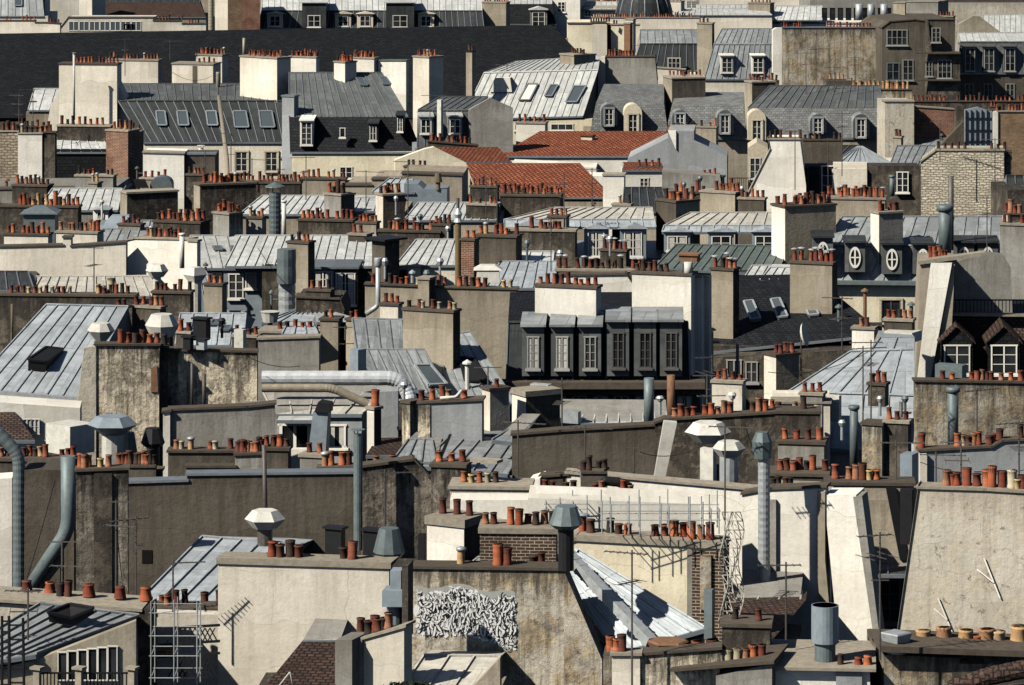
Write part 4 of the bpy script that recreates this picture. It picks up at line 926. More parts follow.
PIPE([(287, 316), (287, 283), (287, 282)], 17, 308, 'thick ribbed flue foot under the metal drum', 'galv', ribs=.3)
PIPE([(286.5, 283), (286.5, 249)], 19, 309, 'big plain metal drum on the ribbed flue foot', 'galvd', ribs=.6, name='flue_drum')
TH('flue_pole', 'tall cream flue pole with an ornate black and white top', 'pipe', 300, 458); b = MB()
b.tube([P(458, 285, 300), P(458, 222, 300)], .13, 'potw', 12); b.tube([P(458, 222, 300), P(458, 218, 300), P(458, 214, 300), P(458, 208, 300)], [.2, .13, .19, .06], 'galv', 12); b.tube([P(458, 208, 300), P(458, 198, 300)], .07, 'mast', 8); b.build('pole', K.t)
CT('slim red brick chimney beside the cream flue pole', 461, 474, 241, 'rr', 5, m='brick', m2='darkbrick', row=302, cap='dconc'); 
CT('long brown wall with red pots behind the white tented unit', 475, 516, 238, 'rr rRr r', 6, m='brown', row=292, cap='dconc', a=-14, sc=1.2)
TH('roof_unit', 'white boxy tented unit among the pots of the tan wall', 'vent', 322, 488); c = P(488, 281, 322); b = MB()
b.prism([c + V3((x * .5, y * .5, 0)) for x, y in ((-1, -1), (1, -1), (1, 1), (-1, 1))], [c + V3((x * .45, y * .45, .5)) for x, y in ((-1, -1), (1, -1), (1, 1), (-1, 1))], 'wmet')
b.prism([c + V3((x * .6, y * .5, .5)) for x, y in ((-1, -1), (1, -1), (1, 1), (-1, 1))], [c + V3((x * .3, y * .3, .68)) for x, y in ((-1, -1), (1, -1), (1, 1), (-1, 1))], 'wmet'); b.build('casing', K.t)
H('blue zinc roof patch and dark gutter beyond the tan wall', 318, 540, -3); W([(490, 288), (560, 288)], 'grey', 5); R(486, 556, 288, [(500, 556, 262, 6)], 'zincb', seam=.5)
R(500, 552, 270, [(506, 554, 252, 4)], 'zincl', off=7, name='roof')
TH('party_wall', 'wide tan wall with a row of mixed pots and a dark end', 'wall', 336, 470, -5)
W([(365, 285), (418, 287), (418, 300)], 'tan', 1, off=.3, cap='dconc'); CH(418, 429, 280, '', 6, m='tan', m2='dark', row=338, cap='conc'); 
W([(435, 288), (517, 290)], 'tan', 1.2, cap='dconc'); potsat(' rkrww', 437, 513, 286, 332, 1.2); potsat('r  ksrs w', 370, 420, 283, 332, 1.2); potsat('rRr', 430, 447, 286, 328, 1.1)
PIPE([(366, 314), (378, 306), (378, 266)], 5, 344, 'grey bent flue pipe against the wide tan wall', 'galv', ribs=0, cap='drum')
H('small grey hut with a ribbed awning roof under the curtained windows', 338, 320, -3, name='hut', cat='building'); W([(296, 298), (340, 300), (344, 310)], 'dark', 3, cap='dconc'); R(262, 366, 322, [(306, 310, 306, 2.2)], 'zincb', seam=.35, off=-1.2)
TH('planter', 'white planter pot standing on a dark pedestal', 'planter', 352, 270); b = MB(); s = ppm(352); c = P(270, 322, 352)
b.tube([c, c + V3((0, 0, .35)), c + V3((0, 0, .42))], [.28, .36, .4], 'wmet', 12); b.tube([c - V3((0, 0, 1.5)), c], .1, 'mast', 8); b.build('pot_body', K.t)
CT('tan chimney with a dark slot, a television aerial and five red pots', 320, 338, 321, 'rrr', 4, m='tan', row=366, cap='dconc', a=-10); CH(346, 357, 321, 'rr', 4, m='tan', row=366, cap='dconc', a=-20); CH(338, 346, 323, '', 2, m='dark', row=364, cap=None)
CT('low wall with three short pots left of the slotted tan chimney', 258, 318, 334, ' rrr', 5, m='grey', row=364, cap='conc', a=-8, sc=1.2)
R(282, 318, 334, [(288, 312, 322, 3)], 'zincb', off=-1, seam=.4)
H('blue grey zinc roof with long seams beside the blank tan chimney', 400, 400, -8)
W([(360, 400), (462, 400)], 'dark', 5); R(358, 446, (362, 394), [(352, 438, (319, 321), 6)], 'zinc', seam=.55); R(450, 516, (398, 404), [(430, 470, (338, 332), 6)], 'zinc', seam=.55, off=-.6, name='roof')
SK([(465, 384), (487, 384), (474, 362), (459, 360)], 0, 'iron', 'iron')
K.faces = K.faces
H('lower zinc roof slope with a wide glass roof light before the blank tan chimney', 408, 430, -8); W([(372, 402), (450, 402)], 'dark', 2); R(366, 452, (372, 402), [(358, 424, (350, 350), 3.2)], 'zinc', seam=.5)
SK([(428, 388), (446, 387), (430, 368), (414, 368)], 0, 'sky', 'galv')
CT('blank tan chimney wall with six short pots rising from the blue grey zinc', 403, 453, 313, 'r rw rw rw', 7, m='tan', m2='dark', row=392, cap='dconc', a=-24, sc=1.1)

# ================================================================== y 172-345, middle right
CT('cream chimney breast at the end of the big orange slope', 603, 624, 176, '', 3, m='white', row=214, a=-6, d=1, cap='conc')
H('white houses with a dark zinc roof below the white gable', 226, 650, -3); W([(624, 214), (668, 214)], 'tan', 5); R(622, 668, 211, [(624, 662, 188, 5)], 'zincd', seam=.5)
W([(662, 172), (720, 176), (722, 190)], 'grey', 2, off=5); 
CT('tan chimney wall with orange pots before the slanted white house', 700, 735, 194, '  rrrkrRrr', 10, m='tan', m2='brown', row=232, cap='conc', a=-28, sc=1.2); potsat('rkrrrRr', 668, 706, 192, 225, 1.2)
CT('dark brown chimney with capped flues dividing the beige dormer roof', 656, 676, 203, 'rkrR/kRkr', 24, m='brown', m2='tan', row=252, cap='dconc', a=-52, sc=1.25)
CT('dark wall crowded with small pots below the orange slope', 500, 560, 197, 'rrrkrrrrkrrrr/rrkrrrrkr', 4, m='dark', row=228, cap='dconc', a=-6, sc=1.05)
H('beige zinc roof with blue grey mansard and arched white windows', 258, 590, -3)
W([(504, 258), (662, 258)], 'bmet', 7, off=.2); R(504, 656, 227, [(504, 654, 220, 1), (554, 652, 208, 4)], 'zincg', seam=.6, mats=['zincb', 'zincg'], off=-.5, side='dark')
for x0, x1, y0 in ((516, 540, 226), (584, 608, 229), (620, 646, 229)): DOR(x0, x1, y0, 259, 'ped', -.7, 1.5, 'bmet', capm='zincb', win=(.18, .82, .1, .9), curtain=True)
W([(545, 230), (580, 230)], 'zincd', .4, off=-.15, zb=None) if 0 else None
H('second beige zinc roof with three small arched white windows', 262, 730, -3)
W([(655, 262), (790, 262)], 'bmet', 7, off=.2); R(662, 790, 232, [(664, 788, 226, 1), (690, 786, 213, 4)], 'zincg', seam=.6, mats=['zincb', 'zincg'], off=-.5, side='dark')
for x0, x1 in ((664, 690), (708, 734), (752, 776)): DOR(x0, x1, 232, 252, 'ped', -.7, 1.5, 'bmet', capm='zincb', win=(.15, .85, .2, .9), bars=(2, 2), curtain=x0 < 700)
CT('dark wall with five red pots left of the arched windows', 500, 575, 232, '      rrrkrrr   ', 5, m='dark', row=272, cap='conc', a=-8, d=.8, sc=1.3)
H('green grey seamed roof below the small arched windows', 290, 715, -4); W([(658, 270), (775, 272)], 'dark', 6); R(654, 776, (268, 274), [(676, 790, (245, 247), 6)], 'copper', seam=.5)
R(740, 800, 284, [(752, 806, 266, 4)], 'zincl', off=-4, seam=.45, name='roof')
CT('short dark wall with five capped pots before the arched windows', 600, 626, 252, 'ccccc', 4, m='dark', row=284, cap='dconc', sc=1.1)
CT('long wall with dark pots and capped flues over the white gable', 556, 648, 272, 'CcckCkkkkkCkccr', 6, m='brown', row=308, cap='conc', a=-4, d=.9, sc=1.2)
H('slate house with white chimney walls and a row of dark zinc dormers', 384, 600, -2)
W([(505, 386), (700, 386)], 'dark', 9)
R(506, 690, 384, [(508, 688, 322, .7), (510, 640, 292, 6)], 'slate', mats=['zincd', 'slate'], side='slate', name='roof')
W([(562, 310), (562, 276), (630, 275), (632, 300), (652, 315)], 'white', .8, off=4, cap='dconc') if 0 else None
for i, x in enumerate((533, 562, 590, 618, 645, 671)):
    DOR(x - 11, x + 11, 327 if i < 3 else 322, 376, 'flat', -.5, 2.4, 'zincm', wm='shut' if i < 3 else 'dframe', capm='zinc', win=(.26, .74, .2, .84), bars=(2, 4), curtain=i < 2)  # right-hand frames go dark, shade painted into their colour
for x in range(552, 690, 21): WIN(x, x + 13, 396, 418, -.02, 'shut', (2, 2), sill=False, curtain=x % 2 == 0)
b = MB(); b.bar(K.pl.at(500, 384, -.5), K.pl.at(705, 384, -.5), .9, .25, V3((0, 0, 1)), 'dconc'); b.bar(K.pl.at(500, 392, -.2), K.pl.at(705, 391, -.2), .35, .2, V3((0, 0, 1)), 'brown'); b.build('cornice', K.t)
CT('white chimney with nine bright red pots over the dark dormers', 535, 596, 289, 'rkrrrrrrr', 5, m='white', row=380, cap='dconc', a=-18, d=.7, sc=1.15)
TH('party_wall', 'white wall above the dark slates behind the nine pot chimney', 'wall', 338, 600, -3); W([(560, 276), (626, 275), (652, 312)], 'white', .9, cap='dconc')
CT('large white chimney wall with dark pots and a sooty hooded cap', 632, 691, 276, 'kkkkkk  kk', 7, m='white', row=374, cap='dconc', a=-18, d=.8, sc=1.15)
CH(694, 702, 278, '', 3, m='white', row=372, cap='conc'); CH(703, 709, 276, '', 3, m='cream', row=371, cap=None)
BOX(679, 697, 256, 262, 373, 'rusty brown hooded cap standing over the white chimney wall', 'rust', side=4, lid='rust', a=-14)
PIPE([(688, 276), (688, 262)], 8, 373, 'short white throat pipe under the rusty hooded cap', 'wmet', ribs=0)
H('large dark slate roof with four narrow roof windows', 338, 790, -6)
W([(700, 346), (880, 346)], 'dark', 7); R(706, 884, (352, 334), [(690, 812, (276, 274), 7)], 'slate', side='slate')
for x, y in ((752, 312), (779, 310), (810, 308)): SK([(x - 1, y + 10), (x + 9, y + 9), (x + 1, y - 9), (x - 8, y - 8)], 0, 'sky', 'galv', w=.08)
R(760, 806, 280, [(770, 806, 268, 3)], 'zincl', off=6.5, seam=.4, name='roof')
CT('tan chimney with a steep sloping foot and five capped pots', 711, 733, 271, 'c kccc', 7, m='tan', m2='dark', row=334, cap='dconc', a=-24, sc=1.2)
W([(706, 300), (711, 300), (736, 330)], 'cream', .2, off=-.6, zb=None) if 0 else None
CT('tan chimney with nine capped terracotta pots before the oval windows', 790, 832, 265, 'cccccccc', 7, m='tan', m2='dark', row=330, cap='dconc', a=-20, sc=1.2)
# oval dormer mansard
H('zinc mansard with oval dormer windows and a cream facade', 288, 920, -3)
W([(790, 284), (1012, 286)], 'yellow', 8); R(800, 1006, (281, 283), [(824, 1003, 246, 1.3), (842, 1003, 217, 5)], 'zinc', seam=.6)
for x, y in ((823, 253), (855, 258), (892, 260), (923, 260), (964, 258), (988, 258)): DOR(x - 10, x + 10, y - 15, y + 14, 'oval', -.25, 1.7, 'zincm', capm='zincd')
WIN(882, 900, 300, 322, 0, 'dframe', (2, 1), sur='carve'); WIN(985, 1001, 292, 310)
b = MB(); b.bar(K.pl.at(800, 282, -.2), K.pl.at(1006, 284, -.2), .35, .16, V3((0, 0, 1)), 'galvd'); b.build('gutter', K.t)
CT('pale flank chimney crossing the oval dormer mansard', 879, 903, 214, ' rr rrr', 7, a=24, m='grey', m2='white', row=286, cap='conc', sc=1.15)
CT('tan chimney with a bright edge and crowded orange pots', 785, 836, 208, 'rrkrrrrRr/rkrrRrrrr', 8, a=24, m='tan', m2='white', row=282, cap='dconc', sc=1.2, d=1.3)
CT('long low wall with many red pots by the hipped roof', 826, 885, 200, 'rr rrRr rrkrrRrkrr/ rRrr', 4, m='tan', row=236, cap='conc', a=-8, sc=1.15)
PIPE([(945, 256), (945, 207)], 13, 296, 'fat green metal flue over the oval dormer mansard', 'galvd', ribs=0, cap='collar'); PIPE([(951, 250), (951, 176)], 5.5, 290, 'tall slim dark flue behind the fat green one', 'mast', ribs=0)
PIPE([(892, 196), (892, 176)], 5, 236, 'short green flue beside the white house windows', 'galvd', ribs=0, cap='collar')
TH('party_wall', 'white edged party wall at the far side of the oval dormers', 'wall', 292, 1006, -4); W([(1003, 217), (1009, 217)], 'cream', .7); W([(1010, 215), (1040, 215)], 'dark', 1, cap='dconc'); potsat('rRrr', 1004, 1022, 212, 288, 1.3)
H('dark zinc slope with blue glass at the side below the brown brick wall', 250, 1020, 5); W([(1008, 190), (1060, 190)], 'dark', 4); R(1008, 1060, 212, [(1006, 1050, 176, 4)], 'zincd')
# big grey party wall and gabled dormers at right
TH('party_wall', 'huge grey wall with a bright slanting flank before the oval dormers', 'wall', 384, 960, -3)
W([(955, 312), (955, 262), (982, 254), (1004, 257), (1011, 268), (1013, 330)], 'dark' and 'grey', 1.2, off=2.2)
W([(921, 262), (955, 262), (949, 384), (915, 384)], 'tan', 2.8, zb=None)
W([(931, 263), (952, 263), (930, 382), (917, 382)], 'white', .1, off=-.14, zb=None)  # thin white sheet paints in the sunlit left flank
b = MB(); b.bar(K.pl.at(918, 262, .2), K.pl.at(985, 253, .2), .6, .14, V3((0, 0, 1)), 'conc'); b.build('coping', K.t); potsat('rRrRrr', 930, 946, 258, 378, 1.3)
H('brown tiled mansard with two gabled white windows at the side', 386, 985, -3)
W([(930, 384), (1060, 384)], 'bluegrey', 6); R(934, 1062, 380, [(950, 1062, 316, 2.6), (952, 1062, 300, 6)], 'browntile', mats=['browntile', 'slate'], side='slate')
for x in (957, 1004): DOR(x - 15.5, x + 15.5, 328, 376, 'gable', -.5, 2.4, 'slate', capm='browntile', win=(.1, .9, .36, .95), bars=(2, 3))
b = MB(); 
for k in range(26): b.bar(K.pl.at(952 + k * 3.6, 312, 2), K.pl.at(952 + k * 3.6, 300, 2), .03, .03, K.pl.n, 'iron')
b.bar(K.pl.at(950, 300, 2), K.pl.at(1045, 300, 2), .05, .05, V3((0, 0, 1)), 'iron'); b.bar(K.pl.at(950, 314, 1.9), K.pl.at(1045, 315, 1.9), .2, .12, V3((0, 0, 1)), 'conc'); b.build('balcony_rail', K.t)
H('house front with shuttered windows under the slate roof with roof windows', 352, 780, -6); W([(700, 358), (846, 350), (884, 344)], 'dark', 1); WIN(727, 741, 360, 380, 0, 'shut', (2, 1)); WIN(746, 757, 362, 382, 0, 'shut', (2, 2))  # dark front paints in the shade cast by the eave
TH('satellite_dish', 'white satellite dish seen edge on against the dark slates', 'satellite dish', 362, 801); b = MB(); c = P(801, 335, 362); ax = V3((.93, -.3, .2)).normalized()
b.tube([c + ax * .0, c + ax * .04, c + ax * .1, c + ax * .17], [.05, .26, .4, .46], 'wmet', 20); b.build('dish', K.t); b = MB(); b.tube([c, c - V3((0, 0, 1.6))], .03, 'mast', 6); b.build('mast', K.t)
# ================================================================== y 340-500, left
TH('party_wall', 'tall peeling chimney wall with a bright sloping flank and clay pots', 'wall', 452, 120, 7)
W([(96, 346), (159, 346)], 'peel', 2.2, cap='dconc'); W([(73, 440), (84, 348), (96, 346), (96, 440)], 'lime', .25, off=-.05, zb=None); W([(73, 440), (96, 440)], 'lime', .25, off=-.05)  # lime pieces paint the left flank as sunlit
W([(160, 348), (168, 348)], 'dark', 1.4, off=.5, cap='dconc'); potsat('rRrRrrrr', 110, 168, 343, 446, 1.25)  # dark strip paints the shaded gap between the two walls
b = MB(); pl = K.pl; b.prism([pl.at(151, 368, -.05), pl.at(157, 366, -.05), pl.at(158, 392, -.05), pl.at(151, 392, -.05)], [pl.at(151, 368, .1), pl.at(157, 366, .1), pl.at(158, 392, .1), pl.at(151, 392, .1)], 'rust'); b.build('rusty_plate', K.t)
TH('party_wall', 'peeling yellowish wall with iron flue stubs behind the grey coped wall', 'wall', 446, 212, 2)
W([(168, 351), (257, 353)], 'peel', .8, cap='dconc')
PIPE([(192, 412), (192, 363)], 3, 452, 'thin iron pipe fixed to the peeling yellowish wall', 'mast', ribs=0); PIPE([(204, 412), (204, 374)], 4, 452, 'shorter thick iron pipe fixed to the peeling yellowish wall', 'mast', ribs=0)
BOX(183, 190, 338, 350, 448, 'small dark ribbed vent box at the back of the peeling wall', 'iron', side=3, lid='iron'); BOX(196, 204, 341, 350, 448, 'small pale ribbed vent box on the peeling wall', 'galv', side=3, lid='iron')
BOX(234, 243, 330, 351, 440, 'leaning white sheet metal flue at the end of the peeling wall', 'wmet', side=3)
TH('parapet', 'grey rendered wall with a white end and flat coping', 'wall', 486, 210, 3)
W([(169, 411), (247, 408), (275, 405)], 'grey', 2, cap='dconc'); W([(163, 413), (170, 412)], 'white', 1.6, off=-.12, cap='dconc')
H('grey block wall and low wall with dark coping before the white windows', 455, 285, -4); W([(258, 340), (319, 338)], 'grey', 2, cap='conc', off=6); W([(236, 406), (277, 405)], 'grey', 1, off=-1.2)
# ducts
PIPE([(262, 378), (397, 378), (409, 393), (411, 410)], 14.5, 458, 'big horizontal ribbed steel duct with a pale elbow', 'silver', ribs=.5, rows=[458, 458, 458, 460], name='steel_duct', cat='duct')
b = MB()
PIPE([(262, 388), (332, 388), (368, 404)], 8.5, 466, 'thinner brown duct bending down below the big steel duct', 'bpipe', ribs=.3, name='steel_duct', cat='duct')
H('small zinc roofed dormer house with white casements below the ducts', 474, 310, -6)
W([(277, 416), (362, 416)], 'bluegrey', 5); R(274, 362, 414, [(262, 392, 391, 5.5)], 'zincg', seam=.55)
WIN(281, 309, 424, 449, 0, 'frame', (2, 1), fr=.1); WIN(329, 345, 425, 447, 0, 'frame', (1, 1), fr=.1, curtain=True); R(277, 315, 420, [(279, 313, 416, .5)], 'zincl', off=-.6, rib=False, name='canopy')
W([(290, 449), (309, 449), (309, 463)], 'white', .3, off=-.5)
TH('flat_duct', 'leaning rectangular grey duct with a black open top', 'duct', 484, 318, -10); b = MB(); pl = K.pl
f = [pl.at(307, 462, 0), pl.at(313, 412, 0), pl.at(328, 412, 0), pl.at(325, 462, 0)]; b.prism(f, [p - pl.n * .5 for p in f], 'bmet'); f = [pl.at(314, 412, -.1), pl.at(318, 402, -.1), pl.at(329, 404, -.1), pl.at(329, 413, -.1)]; b.prism(f, [p - pl.n * .6 for p in f], 'iron'); b.build('casing', K.t)
CT('white stub chimney with a single red pot beside the brown roof', 367, 374, 410, 'R', 7, m='white', m2='brown', row=484, a=-40, sc=1.4, cap='conc')
W([(376, 392), (398, 391), (398, 440)], 'bluegrey', 1, off=1)
H('dark tiled slope wedged between the white stub and the stained pillar', 490, 385, -4); W([(366, 456), (402, 456)], 'brown', 3); R(366, 404, 455, [(382, 402, 430, 3)], 'browntile')
CT('stained square pillar wall beneath the pale duct elbow', 402, 410, 404, '', 10, m='peel', m2='stain', row=486, a=-40, cap='dconc')
TH('party_wall', 'blue grey wall with a peeling yellow end and short pots', 'wall', 492, 455, -6)
W([(418, 404), (482, 401)], 'bluegrey', .6, cap='dconc', thin=False); W([(418, 406), (430, 405)], 'peel', .6, off=-.04)
potsat('r r rt  r', 418, 466, 401, 490, 1.3); PIPE([(440, 398), (456, 397), (462, 390)], 3, 492, 'small white elbow tube among the short pots', 'wmet', ribs=0)
W([(478, 402), (477, 436)], 'bluegrey', 1) if 0 else None
H('zinc roof slopes with crisp seams behind the sooty walls', 522, 470, -8)
W([(404, 470), (512, 476)], 'grey', 5); R(420, 508, (466, 474), [(452, 530, (434, 438), 6)], 'zinc', seam=.6); R(392, 436, 462, [(408, 432, 440, 4)], 'zinc', seam=.5, name='roof', off=.4); R(492, 512, (440, 442), [(512, 530, 428, 3)], 'zinc', seam=.5, name='roof', off=2)
b = MB(); b.prism([K.pl.at(436, 474, -.3), K.pl.at(452, 434, -.3), K.pl.at(449, 434, -.3), K.pl.at(431, 474, -.3)], [K.pl.at(436, 474, .4), K.pl.at(452, 434, .4), K.pl.at(449, 434, .4), K.pl.at(431, 474, .4)], 'iron'); b.build('flashing', K.t)
CT('small grey chimney with a lead cap beside the zinc slopes', 490, 509, 391, 'r', 8, a=28, m='grey', m2='cream', row=480, cap='dconc')
BOX(350, 358, 350, 380, 452, 'upright grey sheet metal flue before the slotted tan chimney', 'bmet', side=8, a=-40)
# left edge
PIPE([(-20, 412), (19, 455), (19, 592)], 12.5, 560, 'long ribbed flue bending down the left border', 'galvd', ribs=.2, n=16)
PIPE([(68, 456), (68, 530), (24, 596)], 15, 560, 'fat smooth flue curving away behind the ribbed one', 'galvd', ribs=0, n=16)  # dark steel colour stands in for the shade of nearby walls
b = MB()
H('white shed house wall with a glazed arch below the pale blue roof', 470, 40, 4); W([(-20, 401), (80, 408)], 'white', 1.5); R(-20, 35, 440, [(-20, 8, 402, 3)], 'browntile', off=-2.2)
for k, (x0, x1) in enumerate(((23, 31), (31, 39))): WIN(x0, x1, 419, 434, -.05, 'frame', (2, 2), sill=False, glass_m='curtain')
BOX(46, 70, 427, 456, 500, 'wide white sheet box with a grey shaded side', 'wmet', side=22, a=-42)
COWL(112.5, 416, 51, 19, 520, 'blue grey hexagonal cowl on a white post', 'bmet', post=470, pw=.33, n=6, top=.45, pm='wmet', lip=.4)
COWL(129, 432, 17, 22, 516, 'small grey pyramid cowl behind the blue hexagonal one', 'galvd', n=4, top=.9, lip=1.0, post=470, pw=.2)
COWL(153, 428, 24, 18, 518, 'dark shaded bell cowl at the foot of the peeling wall', 'iron', n=8, top=.8, lip=.8, post=465, pw=.2)
CT('short dark wall with pots at the left border behind the ribbed flue', -20, 74, 462, '  rrkr rrkrr  rrr', 4, m='brown', row=530, cap='dconc', a=-4, d=.8, sc=1.05)
TH('pillar_wall', 'rough sooty pillar wall beside the left flues', 'wall', 588, 95, 3)
W([(76, 472), (128, 470)], 'mould', 2.5, cap='dconc'); W([(94, 474), (112, 474)], 'dark', .2, off=-.1); potsat('rRr  w r', 78, 110, 470, 582, 1.15)
W([(-20, 480), (12, 478)], 'white', 1, off=4.5); W([(24, 470), (60, 470)], 'brown', 2, off=4)
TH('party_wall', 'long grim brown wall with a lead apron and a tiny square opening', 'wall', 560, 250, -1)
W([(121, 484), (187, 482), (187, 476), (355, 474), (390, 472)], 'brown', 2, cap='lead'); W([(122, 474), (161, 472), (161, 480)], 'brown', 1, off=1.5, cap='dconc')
W([(168, 453), (235, 453)], 'brown', .6, off=2.6, cap='dconc'); W([(186, 468), (235, 468), (235, 456), (262, 455)], 'grey', 1.5, off=2.2, cap='dconc')
b = MB(); b.prism([K.pl.at(142, 550, -.02), K.pl.at(152, 550, -.02), K.pl.at(152, 563, -.02), K.pl.at(142, 563, -.02)], [K.pl.at(142, 550, .1), K.pl.at(152, 550, .1), K.pl.at(152, 563, .1), K.pl.at(142, 563, .1)], 'soot'); b.build('opening', K.t)  # flat black plate set into the wall face for the opening
potsat('rkrk kkrrkk', 118, 155, 464, 552, 1.2); potsat('rw r   rw  r', 173, 232, 451, 546, 1.1); potsat('rkr  rrk', 236, 260, 462, 556, 1.2); potsat('rR rR', 240, 262, 452, 551, 1.2)
CT('brown wall piece with red pots left of the white windows', 262, 288, 451, 'rkRk', 4, m='brown', row=530, cap='dconc', a=-6, d=.6, sc=1.1)
TH('pot_shelf', 'coping with orange pots in front of the white windows', 'wall', 548, 350, 0); W([(318, 470), (420, 466)], 'dark', 1, cap='dconc'); potsat('rR rR    r  r', 322, 396, 469, 545, 1.25)
PIPE([(266, 545), (264, 445)], 4.5, 575, 'thin grey pipe rising from the grim brown wall', 'mast', ribs=0)
PIPE([(358, 550), (358, 434)], 9, 572, 'tall straight steel flue with a wire spider top', 'galvd', ribs=.5, cap='flat')
TH('party_wall', 'black mouldy wall flaking beside the tall steel flue', 'wall', 566, 405, 4)
W([(362, 468), (414, 461), (430, 478), (465, 478), (466, 498)], 'mould', 1.6, cap='dconc')
CT('sooty chimney stub with three pots in front of the zinc slopes', 431, 465, 468, 'rrr', 6, m='mould', row=572, cap='dconc', a=-10, sc=1.2)
# ================================================================== y 380-520, middle right
H('low white zinc roofed range behind the long brown wall', 470, 610, -2, cat='building'); W([(555, 430), (670, 430)], 'grey', 4); R(556, 668, 423, [(560, 666, 413, 2.5)], 'zincl', seam=.5)
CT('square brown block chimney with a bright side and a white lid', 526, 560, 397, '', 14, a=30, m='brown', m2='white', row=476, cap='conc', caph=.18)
BOX(530, 548, 385, 397, 470, 'small grey box standing on the square brown block', 'galv', side=4); BOX(561, 578, 412, 424, 478, 'low grey cylinder box beside the square brown block', 'galv', side=3)
PIPE([(649, 425), (649, 378)], 10, 476, 'smooth steel pipe in front of the dark shuttered facade', 'galvd', ribs=0)
PIPE([(671, 425), (671, 375)], 8, 480, 'rusty flaking pipe next to the smooth steel one', 'rust', ribs=0, cap=None)
TH('party_wall', 'long plain brown wall across the middle with a crooked coping', 'wall', 522, 590, -2); W([(512, 436), (560, 432), (662, 426)], 'brown', 1.2, cap='dconc')
W([(655, 424), (664, 421), (775, 414)], 'stain' and 'dark', 1.5, off=-.5, cap='dconc'); potsat('rrkr rrrrr', 672, 733, 414, 518, 1.2); potsat('krR', 750, 768, 413, 516, 1.2)
TH('flat_duct', 'white rectangular duct leaning up the sooty wall', 'duct', 534, 665, 0); b = MB(); pl = K.pl
f = [pl.at(653, 484), pl.at(664, 422), pl.at(677, 423), pl.at(664, 484)]; b.prism(f, [p - pl.n * .4 for p in f], 'wmet'); b.build('casing', K.t)
COWL(708, 422, 47, 20, 540, 'big white hexagonal cowl before the sooty wall', n=6, top=.5, post=442, pw=.2, lip=.5)
BOX(700, 713, 449, 487, 544, 'upright white box flue under the big white cowl', 'wmet', side=4)
COWL(729, 441, 34, 16, 548, 'smaller white hexagonal cowl on a wide pale post', n=6, top=.45, post=490, pw=.28, pm='galv')
TH('party_wall', 'long low white wall with an uneven top and several pots', 'wall', 572, 660, -9)
W([(527, 482), (540, 478)], 'white', 1.2, off=-.4); W([(540, 478), (567, 476)], 'brown', 1, cap='dconc', off=0); W([(566, 474), (600, 477), (756, 491), (830, 493)], 'white', 1.2, cap='conc')
BOX(580, 603, 471, 481, 578, 'small grey metal box holding four red pots', 'bmet', side=4, lid='dconc'); TH('chimney', 'four pots grouped over the small grey metal box', 'chimney', 577, 590); potsat('rk rk', 581, 607, 470, 577, 1.2); W([(581, 473), (606, 473)], 'dconc', .5, zb=None if 0 else P(0, 478, 577).z)
TH('bent_flue', 'rusty black bent flue arching over the white wall', 'pipe', 584, 612); b = MB(); b.tube([P(598, 500, 584), P(599, 486, 584), P(606, 481, 584), P(618, 482, 584), P(628, 486, 584), P(630, 498, 584)], .14, 'iron', 12); b.build('flue', K.t)
CT('flat white wall top with short pots before the bent flue', 540, 640, 500, 'rr kk  rr  rr ', 6, m='white', row=590, cap='conc', a=-5, d=1.2, sc=1.1)
CT('cream low wall with a cracked slab and five pots', 450, 530, 490, ' rwrwk    ', 6, m='lime', row=596, cap='conc', a=-4, d=1.3, sc=1.1)
BOX(470, 497, 461, 464, 592, 'thin concrete slab raised on little feet over the pots', 'conc', side=6)
PIPE([(764, 592), (764, 455)], 12, 600, 'wrapped silver flue with a dark collar before the white wall', 'galv', ribs=.18)
COWL(762, 432, 20, 26, 600, 'dark grey faceted collar capping the silver flue', 'galvd', n=8, top=.35, lip=.9)
# ================================================================== y 340-500, right
H('wide pale blue zinc roof curving down in the middle of the right side', 448, 860, -4)
W([(770, 446), (915, 452)], 'grey', 6); R(776, 914, (448, 452), [(788, 914, (392, 396), 2), (850, 914, (352, 350), 5)], 'zincb', seam=.9)
R(870, 914, 352, [(880, 914, 338, 3)], 'zincb', seam=.7, off=7.5, name='roof')
K.pl = Pl(446, 840, -4)
BOX(884, 912, 333, 343, 395, 'rounded pale metal hood on the wide blue zinc roof', 'wmet', side=12, a=-30)
CT('cream chimney with crowded small pots before the satellite dish', 764, 776, 357, 'rrkr/rrr', 24, m='cream', m2='tan', row=420, a=-60, cap='dconc', sc=1.1, jit=.05)
CT('dark stubby chimney with three pots on the wide blue roof', 868, 885, 386, 'rrr', 5, m='dark', row=452, cap='dconc', yb=406, sc=1.2)
BOX(827, 839, 396, 422, 456, 'pale upright box with a black mouth on the blue roof', 'wmet', side=3); 
H('small flat roof with pale panels among the right hand pots', 470, 800, -4, cat='building'); W([(772, 404), (830, 404)], 'cream', 3, cap='conc', off=2); potsat('rR  rr  w', 770, 820, 412, 464, 1.15)
CT('dark long wall with a few pots below the cream chimney', 756, 820, 414, 'rr', 5, m='dark', row=478, cap='dconc', a=-4, d=1)
PIPE([(854, 470), (854, 407)], 8.5, 492, 'green grey capped flue before the blue zinc roof', 'galvd', ribs=0, cap='collar'); PIPE([(901, 440), (901, 402)], 4, 478, 'narrow dark flue on the lower blue roof', 'mast', ribs=0)
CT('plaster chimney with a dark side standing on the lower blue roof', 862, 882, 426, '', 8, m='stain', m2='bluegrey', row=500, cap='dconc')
CT('grey walls with four pots in front of the dark long wall', 778, 824, 445, 'rRkR', 6, m='grey', row=508, cap='dconc', a=-10, d=1, sc=1.15)
